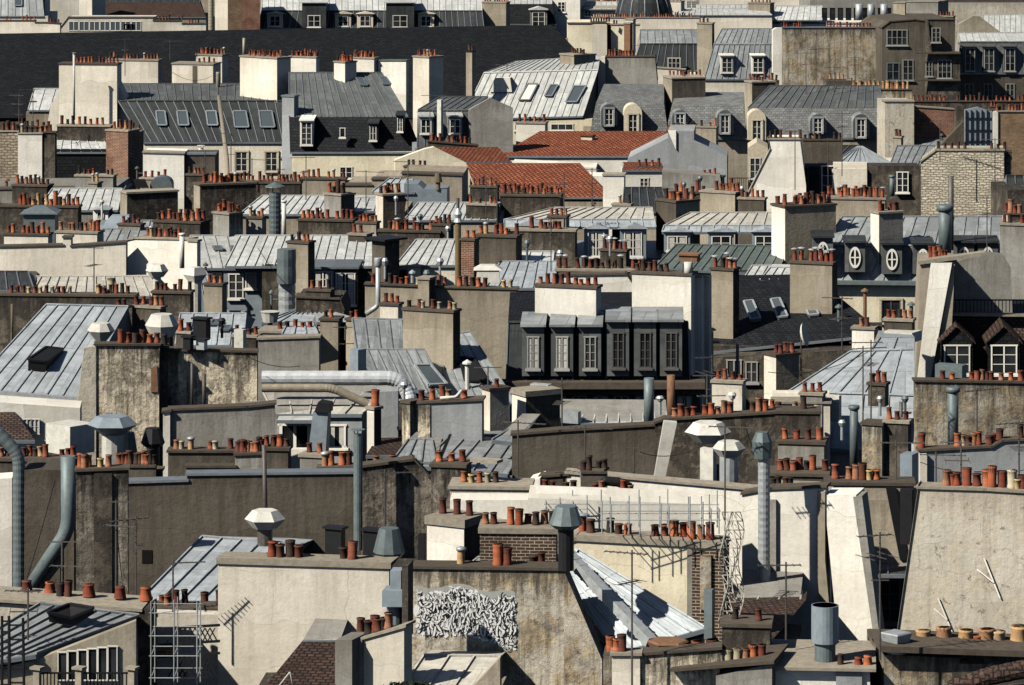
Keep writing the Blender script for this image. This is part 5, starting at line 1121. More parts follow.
CT('brown wall crowded with red pots under the green grey flue', 764, 828, 477, '  rkRRkR k', 6, m='brown', row=548, cap='dconc', a=-6, d=1.2, sc=1.2)
CT('tan wall with tall red pots above the leaning dark boards', 826, 914, 486, ' r rRRwr     ', 5, m='tan', row=560, cap='dconc', a=-3, d=1, sc=1.3)
W([(886, 488), (900, 560), (908, 560), (896, 488)], 'iron', .1, off=-.1, zb=None); W([(905, 488), (914, 530), (920, 530), (918, 488)], 'iron', .1, off=-.1, zb=None)
BOX(900, 912, 455, 487, 540, 'blue painted upright panel beside the grey gable', 'bmet', side=8)
R(870, 912, 480, [(874, 912, 468, 3)], 'zincl', off=1.5) if 0 else None
TH('party_wall', 'broad mottled wall with a fat flue and red pots below the gabled windows', 'wall', 450, 970, 0)
W([(915, 382), (1045, 384)], 'peel' and 'stain', 2, cap='dconc'); potsat('rr r   rRrRr r rRr', 936, 1024, 381, 446, 1.15)
BOX(935, 962, 366, 381, 444, 'low grey metal hood under the gabled windows', 'galvd', side=6)
PIPE([(953, 452), (953, 389)], 11, 462, 'fat green grey flue standing against the mottled wall', 'galvd', ribs=0, cap='collar')
TH('party_wall', 'shaded grey wall with thin bare boards and a row of red pots', 'wall', 510, 980, 2)
W([(920, 452), (992, 448), (1003, 442), (1045, 440)], 'bluegrey', 1.2, cap='dconc'); W([(920, 454), (927, 454)], 'cream', .2, off=-.15); potsat('R      rRkRr RrR   k', 920, 1024, 448, 506, 1.3)
TH('party_wall', 'great pale cracked wall with a slanting edge and two pale wooden stays', 'wall', 628, 918, -12)
f = [(896, 640), (919, 488), (1050, 494), (1050, 640)]
W([(896, 640), (918, 489), (985, 491), (1050, 495)], 'lime', .6, cap='conc')
for x0, y0, x1, y1, x2, y2 in ((984, 558, 1000, 598, 977, 569), (938, 598, 953, 634, 934, 608)):
    b = MB(); pl = K.pl; b.bar(pl.at(x0, y0, -.06), pl.at(x1, y1, -.06), .035, .03, pl.n, 'white'); b.bar(pl.at(x2, y2, -.08), pl.at((x0 + x1 * 1.6) / 2.6, (y0 + y1 * 1.6) / 2.6, -.08), .035, .03, pl.n, 'white'); b.build('stay', K.t)
potsat('rRr R r RR RkWwR', 943, 1024, 490, 594, 1.35)
# white stepped walls centre right
TH('party_wall', 'very tall bright white wall with a slanting dark edge and a brown duct', 'wall', 592, 810, -16)
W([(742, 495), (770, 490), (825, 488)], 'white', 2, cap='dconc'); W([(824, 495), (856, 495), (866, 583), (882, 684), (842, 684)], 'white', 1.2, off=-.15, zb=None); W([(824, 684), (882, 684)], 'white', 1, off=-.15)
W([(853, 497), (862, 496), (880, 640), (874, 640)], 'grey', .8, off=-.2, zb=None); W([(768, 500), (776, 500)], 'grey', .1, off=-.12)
TH('flat_duct', 'tall brown rectangular duct climbing the bright white wall', 'duct', 592, 810, -16); b = MB(); pl = Pl(592, 810, -16, -.2)
f = [pl.at(820, 604), pl.at(816, 560), pl.at(817, 492), pl.at(825, 492), pl.at(825, 560), pl.at(829, 604)]; b.prism(f, [p - pl.n * .25 for p in f], 'bpipe'); b.build('casing', K.t)
H('tan house with a grey zinc lean-to and dark glass behind the tall white wall', 560, 885, -4); W([(862, 500), (918, 500)], 'tan', 3, cap=None); R(866, 910, 574, [(864, 912, 558, 2.5)], 'zincd', off=-1.5); WIN(868, 900, 580, 622, -1, 'dframe', (3, 3)); W([(866, 578), (912, 578)], 'dark', 1, off=-.9)
BOX(900, 912, 490, 545, 566, 'black leaning board panel between the white wall and great pale wall', 'iron', side=3)
CT('white square chimney with a grey side before the brown crowded wall', 774, 815, 490, '  ', 6, m='white', row=575, cap='conc', a=-12)
potsat('kk kk', 772, 792, 488, 574, 1.2)
# ================================================================== bottom, y 500-685
H('blue zinc roof under the grim brown wall with a shaded corner', 628, 190, -8)
W([(140, 606), (232, 606)], 'grey', 4); R(134, 238, 606, [(202, 300, (537, 545), 7.5)], 'zincb', seam=.55)
potsat('rR   K K', 158, 226, 606, 632, 1.2)
CT('dark wall with a narrow coping and dark pots above the lattice fence', 152, 222, 612, ' rRk   K', 4, m='lime', row=640, cap='dconc', a=-3, d=.9, sc=1.1)
TH('party_wall', 'wide blank cream wall with a thick coping in the bottom left middle', 'wall', 655, 300, -12)
W([(218, 564), (389, 569)], 'cream', .75, cap='conc', ch=.16, thin=False)
potsat('rqRq    qR  ', 264, 372, 564, 650, 1.4)
BOX(325, 341, 530, 558, 648, 'black slatted iron vent on the blank cream wall', 'iron', side=4, lid='iron'); BOX(363, 378, 532, 560, 648, 'second black iron vent next to the pointed steel cowl', 'iron', side=4, lid='iron')
COWL(389, 528, 32, 30, 650, 'pointed grey steel cowl with a dark skirt', 'galvd', n=10, top=.8, lip=.7, post=568, pw=.14)
COWL(265, 510, 41, 18, 648, 'white hexagonal cowl above the blank cream wall', 'wmet', n=6, top=.5, lip=.6, post=545, pw=.2, pm='mast')
CT('tiny square white chimney block with a thick slab and three red pots', 427, 464, 528, 'rRr', 10, m='white', m2='brown', row=628, a=-30, cap='conc', caph=.22, sc=1.15, d=1.1)
BOX(418, 424, 534, 562, 632, 'black pipe box behind the tiny white chimney block', 'iron', side=2)
H('white walled house behind the long brick parapet', 610, 560, -2); W([(528, 498), (700, 504)], 'white', 2, cap=None); W([(450, 500), (530, 500)], 'white', 1.2, off=.8)
CT('long sooty brick parapet with a thick slab and nine mixed pots', 480, 556, 534, 'rk rRRkrk', 5, m='darkbrick', row=640, a=-3, d=1.2, cap='conc', sc=1.2, caph=.14)
H('pale zinc roof sloping steeply beside the yellow wall', 668, 640, -6)
W([(600, 655), (650, 655), (704, 640)], 'dark', 3)
R(616, 706, (653, 628), [(562, 578, (572, 549), 1.75)], 'zincb', seam=.4); R(468, 560, 566, [(492, 562, (548, 546), 3)], 'zincl', seam=.6, off=3.2, name='roof')
potsat('rk', 530, 545, 567, 652, 1.4)
TH('flat_duct', 'riveted grey rectangular duct running down the pale zinc roof', 'duct', 672, 620, -6); b = MB(); pl = K.pl
b.bar(pl.at(566, 553, 1.4), pl.at(651, 642, -.6), .28, .26, V3((0, 0, 1)), 'galv')
for k in range(14): q = pl.at(566, 553, 1.4).lerp(pl.at(651, 642, -.5), (k + .5) / 14); d_ = (pl.at(651, 642, -.5) - pl.at(566, 553, 1.4)).normalized() * .03; b.bar(q - d_, q + d_, .31, .29, V3((0, 0, 1)), 'galv')
b.build('casing', K.t)
COWL(566, 506, 34, 22, 676, 'tall pointed cowl above the graffiti wall', 'galvd', n=10, top=.8, lip=.7, post=570, pw=.2, pm='iron')
TH('party_wall', 'yellow rendered wall with a thick slab and a sooty brick end', 'wall', 652, 640, -12)
W([(562, 545), (575, 541), (687, 547), (692, 548), (722, 549)], 'yellow', .9, cap='conc', ch=.16, thin=False); W([(687, 549), (692, 549)], 'grey', .9, off=-.03); W([(692, 550), (724, 551)], 'darkbrick', .9, off=-.04)
W([(700, 556), (711, 556), (711, 610), (700, 610)], 'stain', .1, off=-.13, zb=None)
potsat('rk krs  rsRrRrr ', 574, 722, 545, 650, 1.35)
H('tiled lean-to and small yard house right of the sooty brick end', 655, 760, -5); R(722, 772, 640, [(726, 806, 600, 4)], 'browntile'); W([(722, 640), (800, 650)], 'dark', 3)
R(735, 800, 602, [(742, 802, 592, 2)], 'zincl', off=4, name='roof')
TH('party_wall', 'stained wall with silver graffiti and a jagged slanting end', 'wall', 668, 500, -8)
W([(412, 569), (564, 571)], 'stain', .7, cap='dconc', thin=False); W([(564, 571), (602, 660)], 'stain', .7)
W([(392, 566), (412, 566)], 'dark', 1, off=.15); potsat('h     R', 455, 505, 566, 664, 1.3); potsat('RR', 492, 510, 566, 664, 1.4)
# graffiti: fat silver strokes with black outlines, sprayed on the wall
rg = random.Random(5)
gb, gw = MB(), MB(); pl = K.pl
def stroke(mb, pts, w, off, m):          # one ribbon of paint
    q = [pl.at(x, y, 0) + pl.n * off for x, y in pts]; L_ = []; R_ = []
    for i in range(len(q)):
        d = q[min(i + 1, len(q) - 1)] - q[max(i - 1, 0)]
        if d.length < .005: continue
        d.normalize(); k = w * (.35 if i in (0, len(q) - 1) else .5); s_ = d.cross(pl.n) * k; L_.append(q[i] + s_); R_.append(q[i] - s_)
    for i in range(len(L_) - 1): mb.poly([L_[i], L_[i + 1], R_[i + 1], R_[i]], m)
lev = 0
def top(x): return 588 + 2.5 * math.sin(x * .12) + max(0, x - 470) * .18
def bot(x): return 632 + max(0, x - 470) * .30 if x < 505 else 646
out_ = [(x, top(x) - 2) for x in range(416, 516, 3)] + [(516, 612), (519, 628), (518, 642), (513, 649)] + [(x, bot(x) + (3 if x < 475 else 6)) for x in range(508, 416, -3)]
gb.poly([pl.at(x, y, 0) + pl.n * .004 for x, y in out_], 'shut')
def rp(w, m, n, L):
    global lev
    for i in range(n):
        x = rg.uniform(418, 516); y = rg.uniform(top(x) + 1, bot(x) + (0 if x < 475 else 3)); pts = [(x, y)]; an = rg.gauss(1.9, .9); cu = rg.uniform(-.6, .6)
        for k in range(rg.randint(2, L)):
            x += 1.5 * math.cos(an); y += 2.1 * math.sin(an); an += cu
            if not (416 < x < 517 and top(x) - 1 < y < bot(x) + 5): break
            pts.append((x, y))
        lev += 1; stroke(gb, pts, w * rg.uniform(.6, 1.3), .006 + lev * .00008, m)
def curve(w, n, o_w):
    global lev
    for i in range(n):
        x = 419 + (i * 37 % 97) + rg.uniform(-2, 2); y = rg.uniform(top(x) + 2, bot(x) - 4); pts = [(x, y)]; an = rg.gauss(1.5, .55); cu = rg.choice((-1, 1)) * rg.uniform(.03, .32)
        for k in range(rg.randint(3, 7)):
            x += 1.3 * math.cos(an); y += 1.7 * math.sin(an); an += cu
            if not (417 < x < 516 and top(x) < y < bot(x) + 4): break
            pts.append((x, y))
        if len(pts) < 3: continue
        lev += 1; o_ = .006 + lev * .00008; stroke(gb, pts, w + o_w, o_, 'gblack'); stroke(gb, pts, w, o_ + .00004, 'gwhite')
rp(.12, 'gwhite', 200, 6); curve(.075, 110, .04); rp(.05, 'shut', 60, 4); curve(.05, 160, .035); rp(.03, 'gblack', 120, 4); rp(.03, 'gwhite', 120, 3)
g_ = gb.build('graffiti', K.t); g_['label'] = 'illegible silver bubble letters with black outlines'
TH('flue_column', 'square blue duct over a box and a drum at the edge of the graffiti', 'duct', 684, 396, -8)
K.pl = Pl(684, 396, -8); b = MB(); 
def bx(x0, x1, y0, y1, m, d=.5, o=0):
    f = [K.pl.at(x0, y1, o), K.pl.at(x1, y1, o), K.pl.at(x1, y0, o), K.pl.at(x0, y0, o)]; b.prism(f, [p - K.pl.n * d for p in f], m)
bx(390, 401, 571, 592, 'bmet', .5, .2); bx(382, 402, 591, 607, 'bmet', .7); b.build('duct_box', K.t)
b = MB(); b.tube([P(394, 627, 684) + V3((0, .4, 0)), P(394, 607, 684) + V3((0, .4, 0))], .2, 'bmet', 14); b.build('drum', K.t)
b = MB(); bx(402, 408, 566, 640, 'dark', .8, -.1); b.build('side_panel', K.t)
H('small zinc lean-to with a tan wall under the graffiti', 700, 470, -6); W([(396, 690), (500, 690)], 'tan', 1.5); R(398, 476, 694, [(424, 500, (656, 657), 3)], 'zincg', seam=.9, off=-.8); W([(470, 690), (500, 658), (500, 700)], 'tan', .4, off=-1)
TH('party_wall', 'cream wall with a grey pillar and six dark red pots before the graffiti', 'wall', 700, 365, -22)
W([(362, 640), (404, 628)], 'cream', 1.2, off=0, cap='conc'); W([(335, 640), (352, 640)], 'grey', 1, off=-.5); W([(352, 640), (362, 640)], 'grey', .8, off=-.1, cap=None); potsat('kkRkRr', 358, 386, 636, 690, 1.3, y2=632)
H('brown tiled roof with a white ridge cap at the bottom edge', 712, 300, -4); W([(250, 700), (338, 700)], 'dark', 3); R(250, 336, 704, [(303, 336, 640, 3.6)], 'browntile'); R(303, 340, 640, [(308, 340, 634, 1)], 'zincl', rib=False, off=3.6, name='ridge_cap')
PIPE([(276, 690), (290, 672), (294, 690)], 1.6, 722, 'white bent tube in front of the brown tiled roof', 'wmet', ribs=0)
# bottom left
H('pale zinc lean-to workshop with a band of windows at the bottom corner', 700, 70, 5, name='workshop', cat='building')
W([(-20, 672), (36, 660), (136, 621)], 'tan', .25, off=-.2); R(-20, 36, 662, [(-10, 100, 612, 3.5)], 'zinc', seam=.8, off=-.4) if 0 else None
R(-70, 36, (670, 654), [(40, 139, (604, 616), 3.2)], 'zinc', seam=.42, off=-.3); SK([(49, 621), (72, 626), (94, 613), (70, 609)], 0, 'iron', 'iron', prop=.1, name='roof_hatch')
for k in range(6): WIN(58 + k * 10, 67 + k * 10, 652 - k * 1.2, 680, -.22, 'frame', (1, 1), fr=.03, sill=False)
CT('long flat terrace parapet with squat orange pots at the bottom left', -20, 150, 598, '   F    Fk k  F     F    F', 4, m='conc', row=652, a=-3, d=2.2, cap='conc', sc=1.1, caph=.3, m2='white') if 0 else None
TH('parapet', 'broad flat parapet with squat orange pots at the bottom left', 'wall', 662, 60, -5)
W([(-20, 602), (138, 613)], 'lime', 1.4, off=0); b = MB(); pl = K.pl; b.prism([pl.at(-20, 598, -.1), pl.at(142, 609, -.1), pl.at(142, 612, -.1), pl.at(-20, 601, -.1)], [v - pl.n * 1.6 for v in (pl.at(-20, 598, -.1), pl.at(142, 609, -.1), pl.at(142, 612, -.1), pl.at(-20, 601, -.1))], 'conc'); b.build('coping', K.t); W([(138, 613), (150, 606)], 'dark', 1, off=-.05)
potsat(' f    f   ', 20, 66, 592, 652, 1.25, y2=594); potsat('f', 84, 94, 596, 655, 1.4); potsat('f', 114, 126, 598, 656, 1.4); potsat('f', 141, 151, 600, 656, 1.4); potsat('KK', 56, 72, 598, 655, 1.2)
TH('lattice_fence', 'diamond lattice fence on white wall behind the scaffold', 'fence', 668, 190, -3); W([(150, 613), (222, 615)], 'cream', .5, off=2.6); b = MB(); pl = K.pl
for k in range(-4, 14):
    for sg in (1, -1):
        for (ya, yb) in ((628, 642), (656, 678)):
            x0 = 170 + k * 5; x1 = x0 + sg * (yb - ya) * .55
            if 166 < x0 < 218 and 166 < x1 < 218: b.bar(pl.at(x0, ya), pl.at(x1, yb), .03, .03, pl.n, 'iron')
for y in (627, 643, 655): b.bar(pl.at(158, y + 2), pl.at(220, y - 2), .06, .06, V3((0, 0, 1)), 'iron')
b.build('lattice', K.t); W([(152, 650), (172, 650), (172, 656), (152, 656)], 'brick', .3, off=-.1, zb=None)
def scaffold(label, xs, ys, row, dy=1.1, x0=None, x1=None):
    TH('scaffold', label, 'scaffold', row, xs[0]); 
    for x in xs:
        for k in (0, 1):
            b = MB(); q = P(x, ys[0] - random.uniform(1, 16), row) + V3((0, dy * k, 0)); g = P(x, ys[-1] + 14, row) + V3((0, dy * k, 0)); b.tube([g, q], .016, 'galv', 8); b.build('upright', K.t)
    for y in ys:
        for k in (0, 1):
            b = MB(); b.tube([P(xs[0] - 2, y, row) + V3((0, dy * k, 0)), P(xs[-1] + 2, y, row) + V3((0, dy * k, 0))], .013, 'galv', 8); b.build('ledger', K.t)
    b = MB()
    for x in xs: 
        for y in ys: b.tube([P(x, y, row), P(x, y, row) + V3((0, dy, 0))], .013, 'galv', 6)
    b.build('transom_frame', K.t)
scaffold('steel tube scaffold in front of the lattice fence', [151, 174, 197], [613, 636, 656, 678], 690)
scaffold('steel guard scaffold along the slab over the yellow wall', [602, 611, 629, 640, 661, 669, 690, 703, 711, 719], [511, 520], 660, .9)
scaffold('small steel tube guard rail on the low white wall', [546, 560, 573, 587], [504, 509], 612, .8)
TH('debris_net', 'torn pale debris netting hanging by the sooty brick end', 'net', 664, 732); b = MB(); pl = Pl(664, 732, -10)
g = [[pl.at(722 + i * 3.2 + 3 * math.sin(j * .9 + i), 512 + j * 9, .15 * math.sin(i * 2.1 + j)) for i in range(7)] for j in range(14)]
for j in range(14):
    for i in range(7):
        if i < 6: b.bar(g[j][i], g[j][i + 1], .02, .02, pl.n, 'netm')
        if j < 13: b.bar(g[j][i], g[j + 1][i], .02, .02, pl.n, 'netm')
        if i < 6 and j < 13: b.bar(g[j][i], g[j + 1][i + 1], .014, .014, pl.n, 'netm')
b.build('netting', K.t)
def ladder(label, x0, x1, y0, y1, row, n, lean=0):
    b = MB(); q = [P(x0, y1, row), P(x0 + lean, y0, row), P(x1, y1, row), P(x1 + lean, y0, row)]
    b.tube([q[0], q[1]], .035, 'iron', 6); b.tube([q[2], q[3]], .035, 'iron', 6)
    for i in range(n): t = (i + .5) / n; b.tube([q[0].lerp(q[1], t), q[2].lerp(q[3], t)], .025, 'iron', 5)
    o = b.build('ladder', None, P(x0, y1, row)); tag(o, label, 'ladder')
ladder('black iron ladder standing at the bottom left corner', 2, 9, 616, 690, 716, 7); ladder('second black ladder with a guard frame beside the workshop roof', 10, 24, 618, 690, 718, 5, -1)
ladder('short rung ladder fixed to the white wall over the slates', 641, 646, 277, 293, 356, 5)
TH('railing', 'black iron railing with plants along the very bottom left', 'railing', 735, 80); b = MB()
for k in range(26): b.tube([P(40 + k * 3.6, 690, 735), P(40 + k * 3.6, 672, 735)], .016, 'iron', 5)
b.bar(P(38, 673, 735), P(134, 673, 735), .04, .04, V3((0, 0, 1)), 'iron'); b.build('iron_bars', K.t)
for k, x in enumerate((36, 78, 131)): BOX(x - 3, x + 3, 670, 690, 738, ['first pale railing post at the bottom left', 'middle pale railing post before the band of windows', 'third pale railing post near the steel scaffold'][k], 'conc', side=2, name='railing_post', cat='post', lid='conc')
# bottom right
TH('stack_drum', 'open topped blue steel drum on a dark flue near the bottom', 'flue', 700, 825); b = MB(); c = P(825, 664, 700); s = ppm(700)
b.tube([c, P(825, 640, 700)], 10.5 / s, 'galvd', 20); b.build('flue_foot', K.t); b = MB(); q0, q1 = P(825, 642, 700), P(825, 605, 700); b.tube([q0, q1, q1, q1 - V3((0, 0, .5))], [13.7 / s, 13.7 / s, 12.6 / s, 12.5 / s], 'bmet', 24, close=True); b.build('drum', K.t)
H('white roof box with a grey slab carrying the blue drum', 706, 820, -5, name='roof_box', cat='rooftop'); W([(770, 670), (870, 672)], 'white', 3); W([(836, 672), (862, 672)], 'bluegrey', 3, off=-.1); b = MB(); pl = K.pl; f = [pl.at(766, 670, -.2), pl.at(876, 672, -.2), pl.at(876, 669, -.2), pl.at(766, 667, -.2)]; b.prism(f, [p - pl.n * 3.2 for p in f], 'conc'); b.build('slab', K.t)
potsat('k   f f', 838, 870, 666, 704, 1.0)
TH('parapet', 'grey slab parapet with yellow and red pots at the bottom', 'wall', 708, 745, -14); W([(716, 676), (772, 664)], 'grey', 1.6); b = MB(); pl = K.pl; f = [pl.at(670, 672, -.1), pl.at(774, 664, -.1), pl.at(774, 661, -.1), pl.at(670, 669, -.1)]; b.prism(f, [p - pl.n * 2 for p in f], 'dconc'); b.build('slab', K.t)
potsat('WWWRRR', 716, 766, 668, 702, 1.2, y2=660); potsat('RrR', 694, 716, 662, 690, 1.5)
TH('party_wall', 'rubble wall with a white panel at the bottom centre', 'wall', 702, 650, -4); W([(603, 656), (612, 656)], 'stain', 1.2); W([(612, 656), (640, 656)], 'white' and 'cream', 1, off=-.1, cap='conc'); W([(640, 656), (720, 650)], 'rubble' and 'peel', 1.6, cap='dconc'); potsat('RrR  ', 608, 636, 654, 696, 1.3)
COWL(668, 640, 42, 17, 694, 'rusty upturned hexagonal vent under the zinc eave', 'rust', n=6, top=.1, lip=.6)
CT('narrow red brick pier in the dark below the netting', 722, 770, 628, 'kr', 5, m='brick' if 0 else 'dark', row=690, a=-6, d=1, cap='dconc')
BOX(704, 712, 590, 640, 682, 'slim dark antenna panel on the sooty brick end', 'galvd', side=3)
TH('parapet', 'broken slab roof with six flared clay pots at the bottom right', 'wall', 704, 950, 3); W([(884, 655), (960, 658), (960, 664), (1050, 664)], 'stain', 3, off=.2); b = MB(); pl = K.pl; f = [pl.at(880, 652, -.1), pl.at(1050, 658, -.1), pl.at(1050, 652, -.1), pl.at(880, 646, -.1)]; b.prism(f, [p - pl.n * 2 for p in f], 'dconc'); b.build('slab', K.t)
potsat('F F FfFF F', 918, 1024, 649, 692, 1.5)
H('dark tiled ridge at the bottom right corner', 722, 990, -8); W([(950, 690), (1050, 690)], 'dark', 2); b = MB()
b.tube([P(950, 690, 722), P(990, 676, 722), P(1050, 664, 722)], .22, 'browntile', 10, ribs=.25); b.build('ridge_tile', K.t)
COWL(896, 632, 32, 12, 700, 'pale square basin cowl beside the great pale wall', 'galv', n=4, top=.1, lip=.8, post=660, pw=.25); K.t = K.t
H('tan chimney wall with steps at the bottom centre right', 690, 790, -4) if 0 else None
# ================================================================== aerials, wires and small vents
for x, a, b_, row, kd, lab in [
 (125, 38, 76, 118, 0, 'tv aerial on the cream chimneys before the dark hall'), (170, 40, 60, 112, 1, 'tv aerial standing against the middle of the dark hall roof'),
 (33, 88, 125, 165, 0, 'tv aerial above the rough stone wall'), (19, 94, 130, 172, 2, 'second tv aerial above the rough stone wall'),
 (205, 150, 190, 214, 0, 'tv aerial before the cream facade windows'), (231, 132, 172, 205, 2, 'tall tv aerial beside the crooked pale flue'),
 (252, 158, 186, 216, 1, 'tv aerial over the dark wall of red pots'), (306, 156, 200, 226, 0, 'tall tv aerial under the shaded facade'),
 (278, 168, 184, 214, 2, 'short tv aerial near the end of the dark pot wall'), (94, 246, 296, 330, 0, 'tv aerial rising before the cream house wall'),
 (366, 170, 213, 240, 1, 'tv aerial near the grey piled pot chimney'), (408, 160, 232, 258, 0, 'tall thin tv aerial by the brown bright sided chimney'),
 (486, 178, 224, 246, 3, 'tv aerial below the big orange slope'), (497, 182, 236, 272, 1, 'slim tv aerial before the big orange slope'),
 (564, 172, 236, 262, 2, 'tv aerial over the beige zinc roof'), (592, 168, 214, 236, 0, 'tv aerial in front of the end of the orange slope'),
 (551, 218, 286, 306, 3, 'leaning tv aerial by the capped flues'), (430, 94, 140, 166, 1, 'tv aerial on the small grey zinc house'),
 (507, 64, 100, 124, 0, 'tv aerial before the bright pale zinc roof'), (640, 44, 76, 112, 1, 'tv aerial by the grey brown wall'),
 (806, 52, 96, 130, 0, 'tv aerial against the large blank tan wall'), (816, 48, 84, 128, 1, 'thin rod aerial against the large blank tan wall'),
 (855, 56, 90, 130, 2, 'tv aerial with long boom against the large blank tan wall'), (834, 66, 94, 130, 1, 'short tv aerial among the pale clay pots'),
 (795, 130, 190, 205, 1, 'tv aerial in front of the white slanted house'), (842, 112, 176, 206, 0, 'tall tv aerial before the slate mansard'),
 (828, 138, 172, 205, 2, 'tv aerial by the hipped blue zinc roof'), (940, 120, 162, 215, 1, 'thin aerial over the limestone wall'),
 (987, 196, 262, 296, 0, 'tall tv aerial at the end of the oval dormer mansard'), (995, 138, 200, 240, 2, 'tv aerial before the limestone wall corner'),
 (842, 296, 352, 420, 0, 'tv aerial between the slate roof and the satellite dish'), (863, 346, 440, 470, 1, 'very tall thin aerial mast on the blue zinc roof'),
 (871, 340, 425, 472, 0, 'second very tall aerial mast on the blue zinc roof'), (712, 355, 398, 440, 2, 'tv aerial by the shuttered house front'),
 (707, 374, 410, 512, 3, 'short bent aerial on the long brown wall'), (585, 425, 476, 560, 1, 'thin aerial in front of the plain brown wall'),
 (634, 446, 480, 560, 3, 'tv aerial with side boom on the plain brown wall'), (518, 420, 485, 575, 1, 'rod aerial beside the cream cracked slab wall'),
 (562, 378, 430, 486, 0, 'tv aerial before the dark shuttered facade'), (725, 424, 600, 604, 1, 'long thin mast behind the torn netting'),
 (632, 550, 690, 708, 0, 'tall tv aerial in front of the pale zinc roof'), (880, 532, 660, 712, 2, 'tall tv aerial before the tall white wall'),
 (116, 500, 590, 640, 3, 'leaning tv aerial before the sooty pillar wall'), (136, 516, 598, 648, 0, 'tv aerial with many booms before the grim brown wall'),
 (62, 540, 600, 650, 3, 'small aerial beside the curved flue'), (385, 470, 560, 640, 1, 'thin rod aerial at the pointed steel cowl'),
 (977, 388, 440, 500, 1, 'rod aerial against the broad mottled wall'), (961, 440, 492, 590, 2, 'tv aerial by the shaded grey wall'),
 (1019, 420, 490, 592, 0, 'tv aerial at the side near the shaded grey wall'), (936, 452, 488, 586, 1, 'short aerial by the thin bare boards'),
 (990, 470, 492, 590, 3, 'small bent aerial over the great pale wall'), (896, 440, 484, 556, 1, 'dark rod aerial beside the blue painted panel'),
 (786, 562, 640, 690, 0, 'tv aerial before the tiled lean-to'), (488, 366, 394, 470, 3, 'small bent aerial on the zinc beside the wide tan wall'),
 (345, 326, 340, 372, 3, 'small side aerial on the slotted tan chimney'), (28, 588, 640, 700, 2, 'aerial standing over the workshop roof'),
 (173, 560, 612, 660, 1, 'rod aerial on the blue zinc roof under the brown wall'), (655, 188, 214, 240, 1, 'rod aerial by the capped flues chimney')]:
    ANT(x, a, b_, row, lab, kd, 1.0 if row > 250 else 1.15)
for x, y, w, h, row, m, lab in [
 (396, 196, 5, 5, 250, 'galv', 'tiny vent cap beside the brown bright sided chimney'), (420, 214, 6, 5, 256, 'galvd', 'small round vent on the bright wide seamed zinc'), (560, 250, 7, 6, 300, 'galv', 'small steel vent cap among the capped flues'),
 (610, 236, 6, 6, 292, 'galv', 'little vent cap before the arched white windows'), (527, 240, 6, 7, 300, 'galvd', 'grey vent cap at the end of the dark pot wall'), (700, 176, 6, 5, 222, 'galvd', 'small dark vent by the tan chimney of orange pots'),
 (684, 182, 5, 5, 226, 'galvd', 'little dark vent beside the capped flues chimney'), (404, 382, 9, 6, 470, 'galv', 'small vent cap over the pale duct elbow'), (222, 318, 8, 6, 396, 'iron', 'small black vent cap on the pale roof by the octagonal cowl'),
 (440, 258, 8, 7, 322, 'galv', 'small steel vent on the tan wall top'), (427, 270, 8, 8, 330, 'galvd', 'grey ball vent above the square tan post'), (385, 258, 7, 7, 330, 'galv', 'vent cap beside the grey bent flue'),
 (905, 396, 8, 6, 472, 'galvd', 'small dull vent on the lower blue roof'), (842, 420, 8, 6, 500, 'galv', 'small vent cap between the pots and green grey flue'), (732, 392, 9, 7, 466, 'wmet', 'white ball vent on the pale low roof'),
 (102, 200, 5, 4, 242, 'wmet', 'tiny white vent on the pale lean-to roof'), (320, 208, 5, 5, 250, 'galv', 'tiny steel vent in the zinc valley'), (448, 226, 6, 5, 262, 'galv', 'small vent cap between the two wide seamed zinc roofs'),
 (742, 186, 5, 5, 216, 'galv', 'tiny vent at the foot of the white slanted house'), (660, 396, 9, 5, 500, 'galv', 'flat vent between the steel pipe and rusty pipe'), (880, 396, 7, 6, 470, 'galv', 'small steel vent behind the dark stubby chimney')]:
    COWL(x, y, w, h, row, lab, m, post=y + h + 14, pw=.05, n=8, top=.4, lip=.6, group='small roof vents')
def WIRE(a, b_, row, lab, sag=.25):
    p, q = P(*a, row), P(*b_, row); b = MB(); b.tube([p.lerp(q, k / 10) - V3((0, 0, sag * 4 * (k / 10) * (1 - k / 10))) for k in range(11)], .012, 'iron', 4)
    o = b.build('cable', None, p); tag(o, lab, 'cable', 'loose cables over the roofs')
WIRE((412, 60), (430, 98), 134, 'slack cable from the white gable to the zinc house', .3); WIRE((172, 72), (212, 76), 130, 'cable looped across the cream breast', .4)
WIRE((258, 248), (300, 296), 318, 'black cable from the metal drum', .2); WIRE((745, 425), (766, 470), 556, 'cable hanging from the white hexagonal cowls', .2)
WIRE((20, 600), (55, 480), 600, 'long cable leaning on the wall behind the curved flue', .1); WIRE((768, 372), (868, 352), 430, 'cable stretched over the wide blue zinc roof', .3)
WIRE((920, 462), (1024, 470), 514, 'cable strung along the shaded grey wall', .25); WIRE((116, 520), (122, 580), 640, 'cable drooping at the sooty pillar wall', .05)
WIRE((640, 452), (700, 446), 562, 'cable strung across the sooty wall below the white duct', .2); WIRE((240, 352), (300, 366), 462, 'cable above the big steel duct', .2)

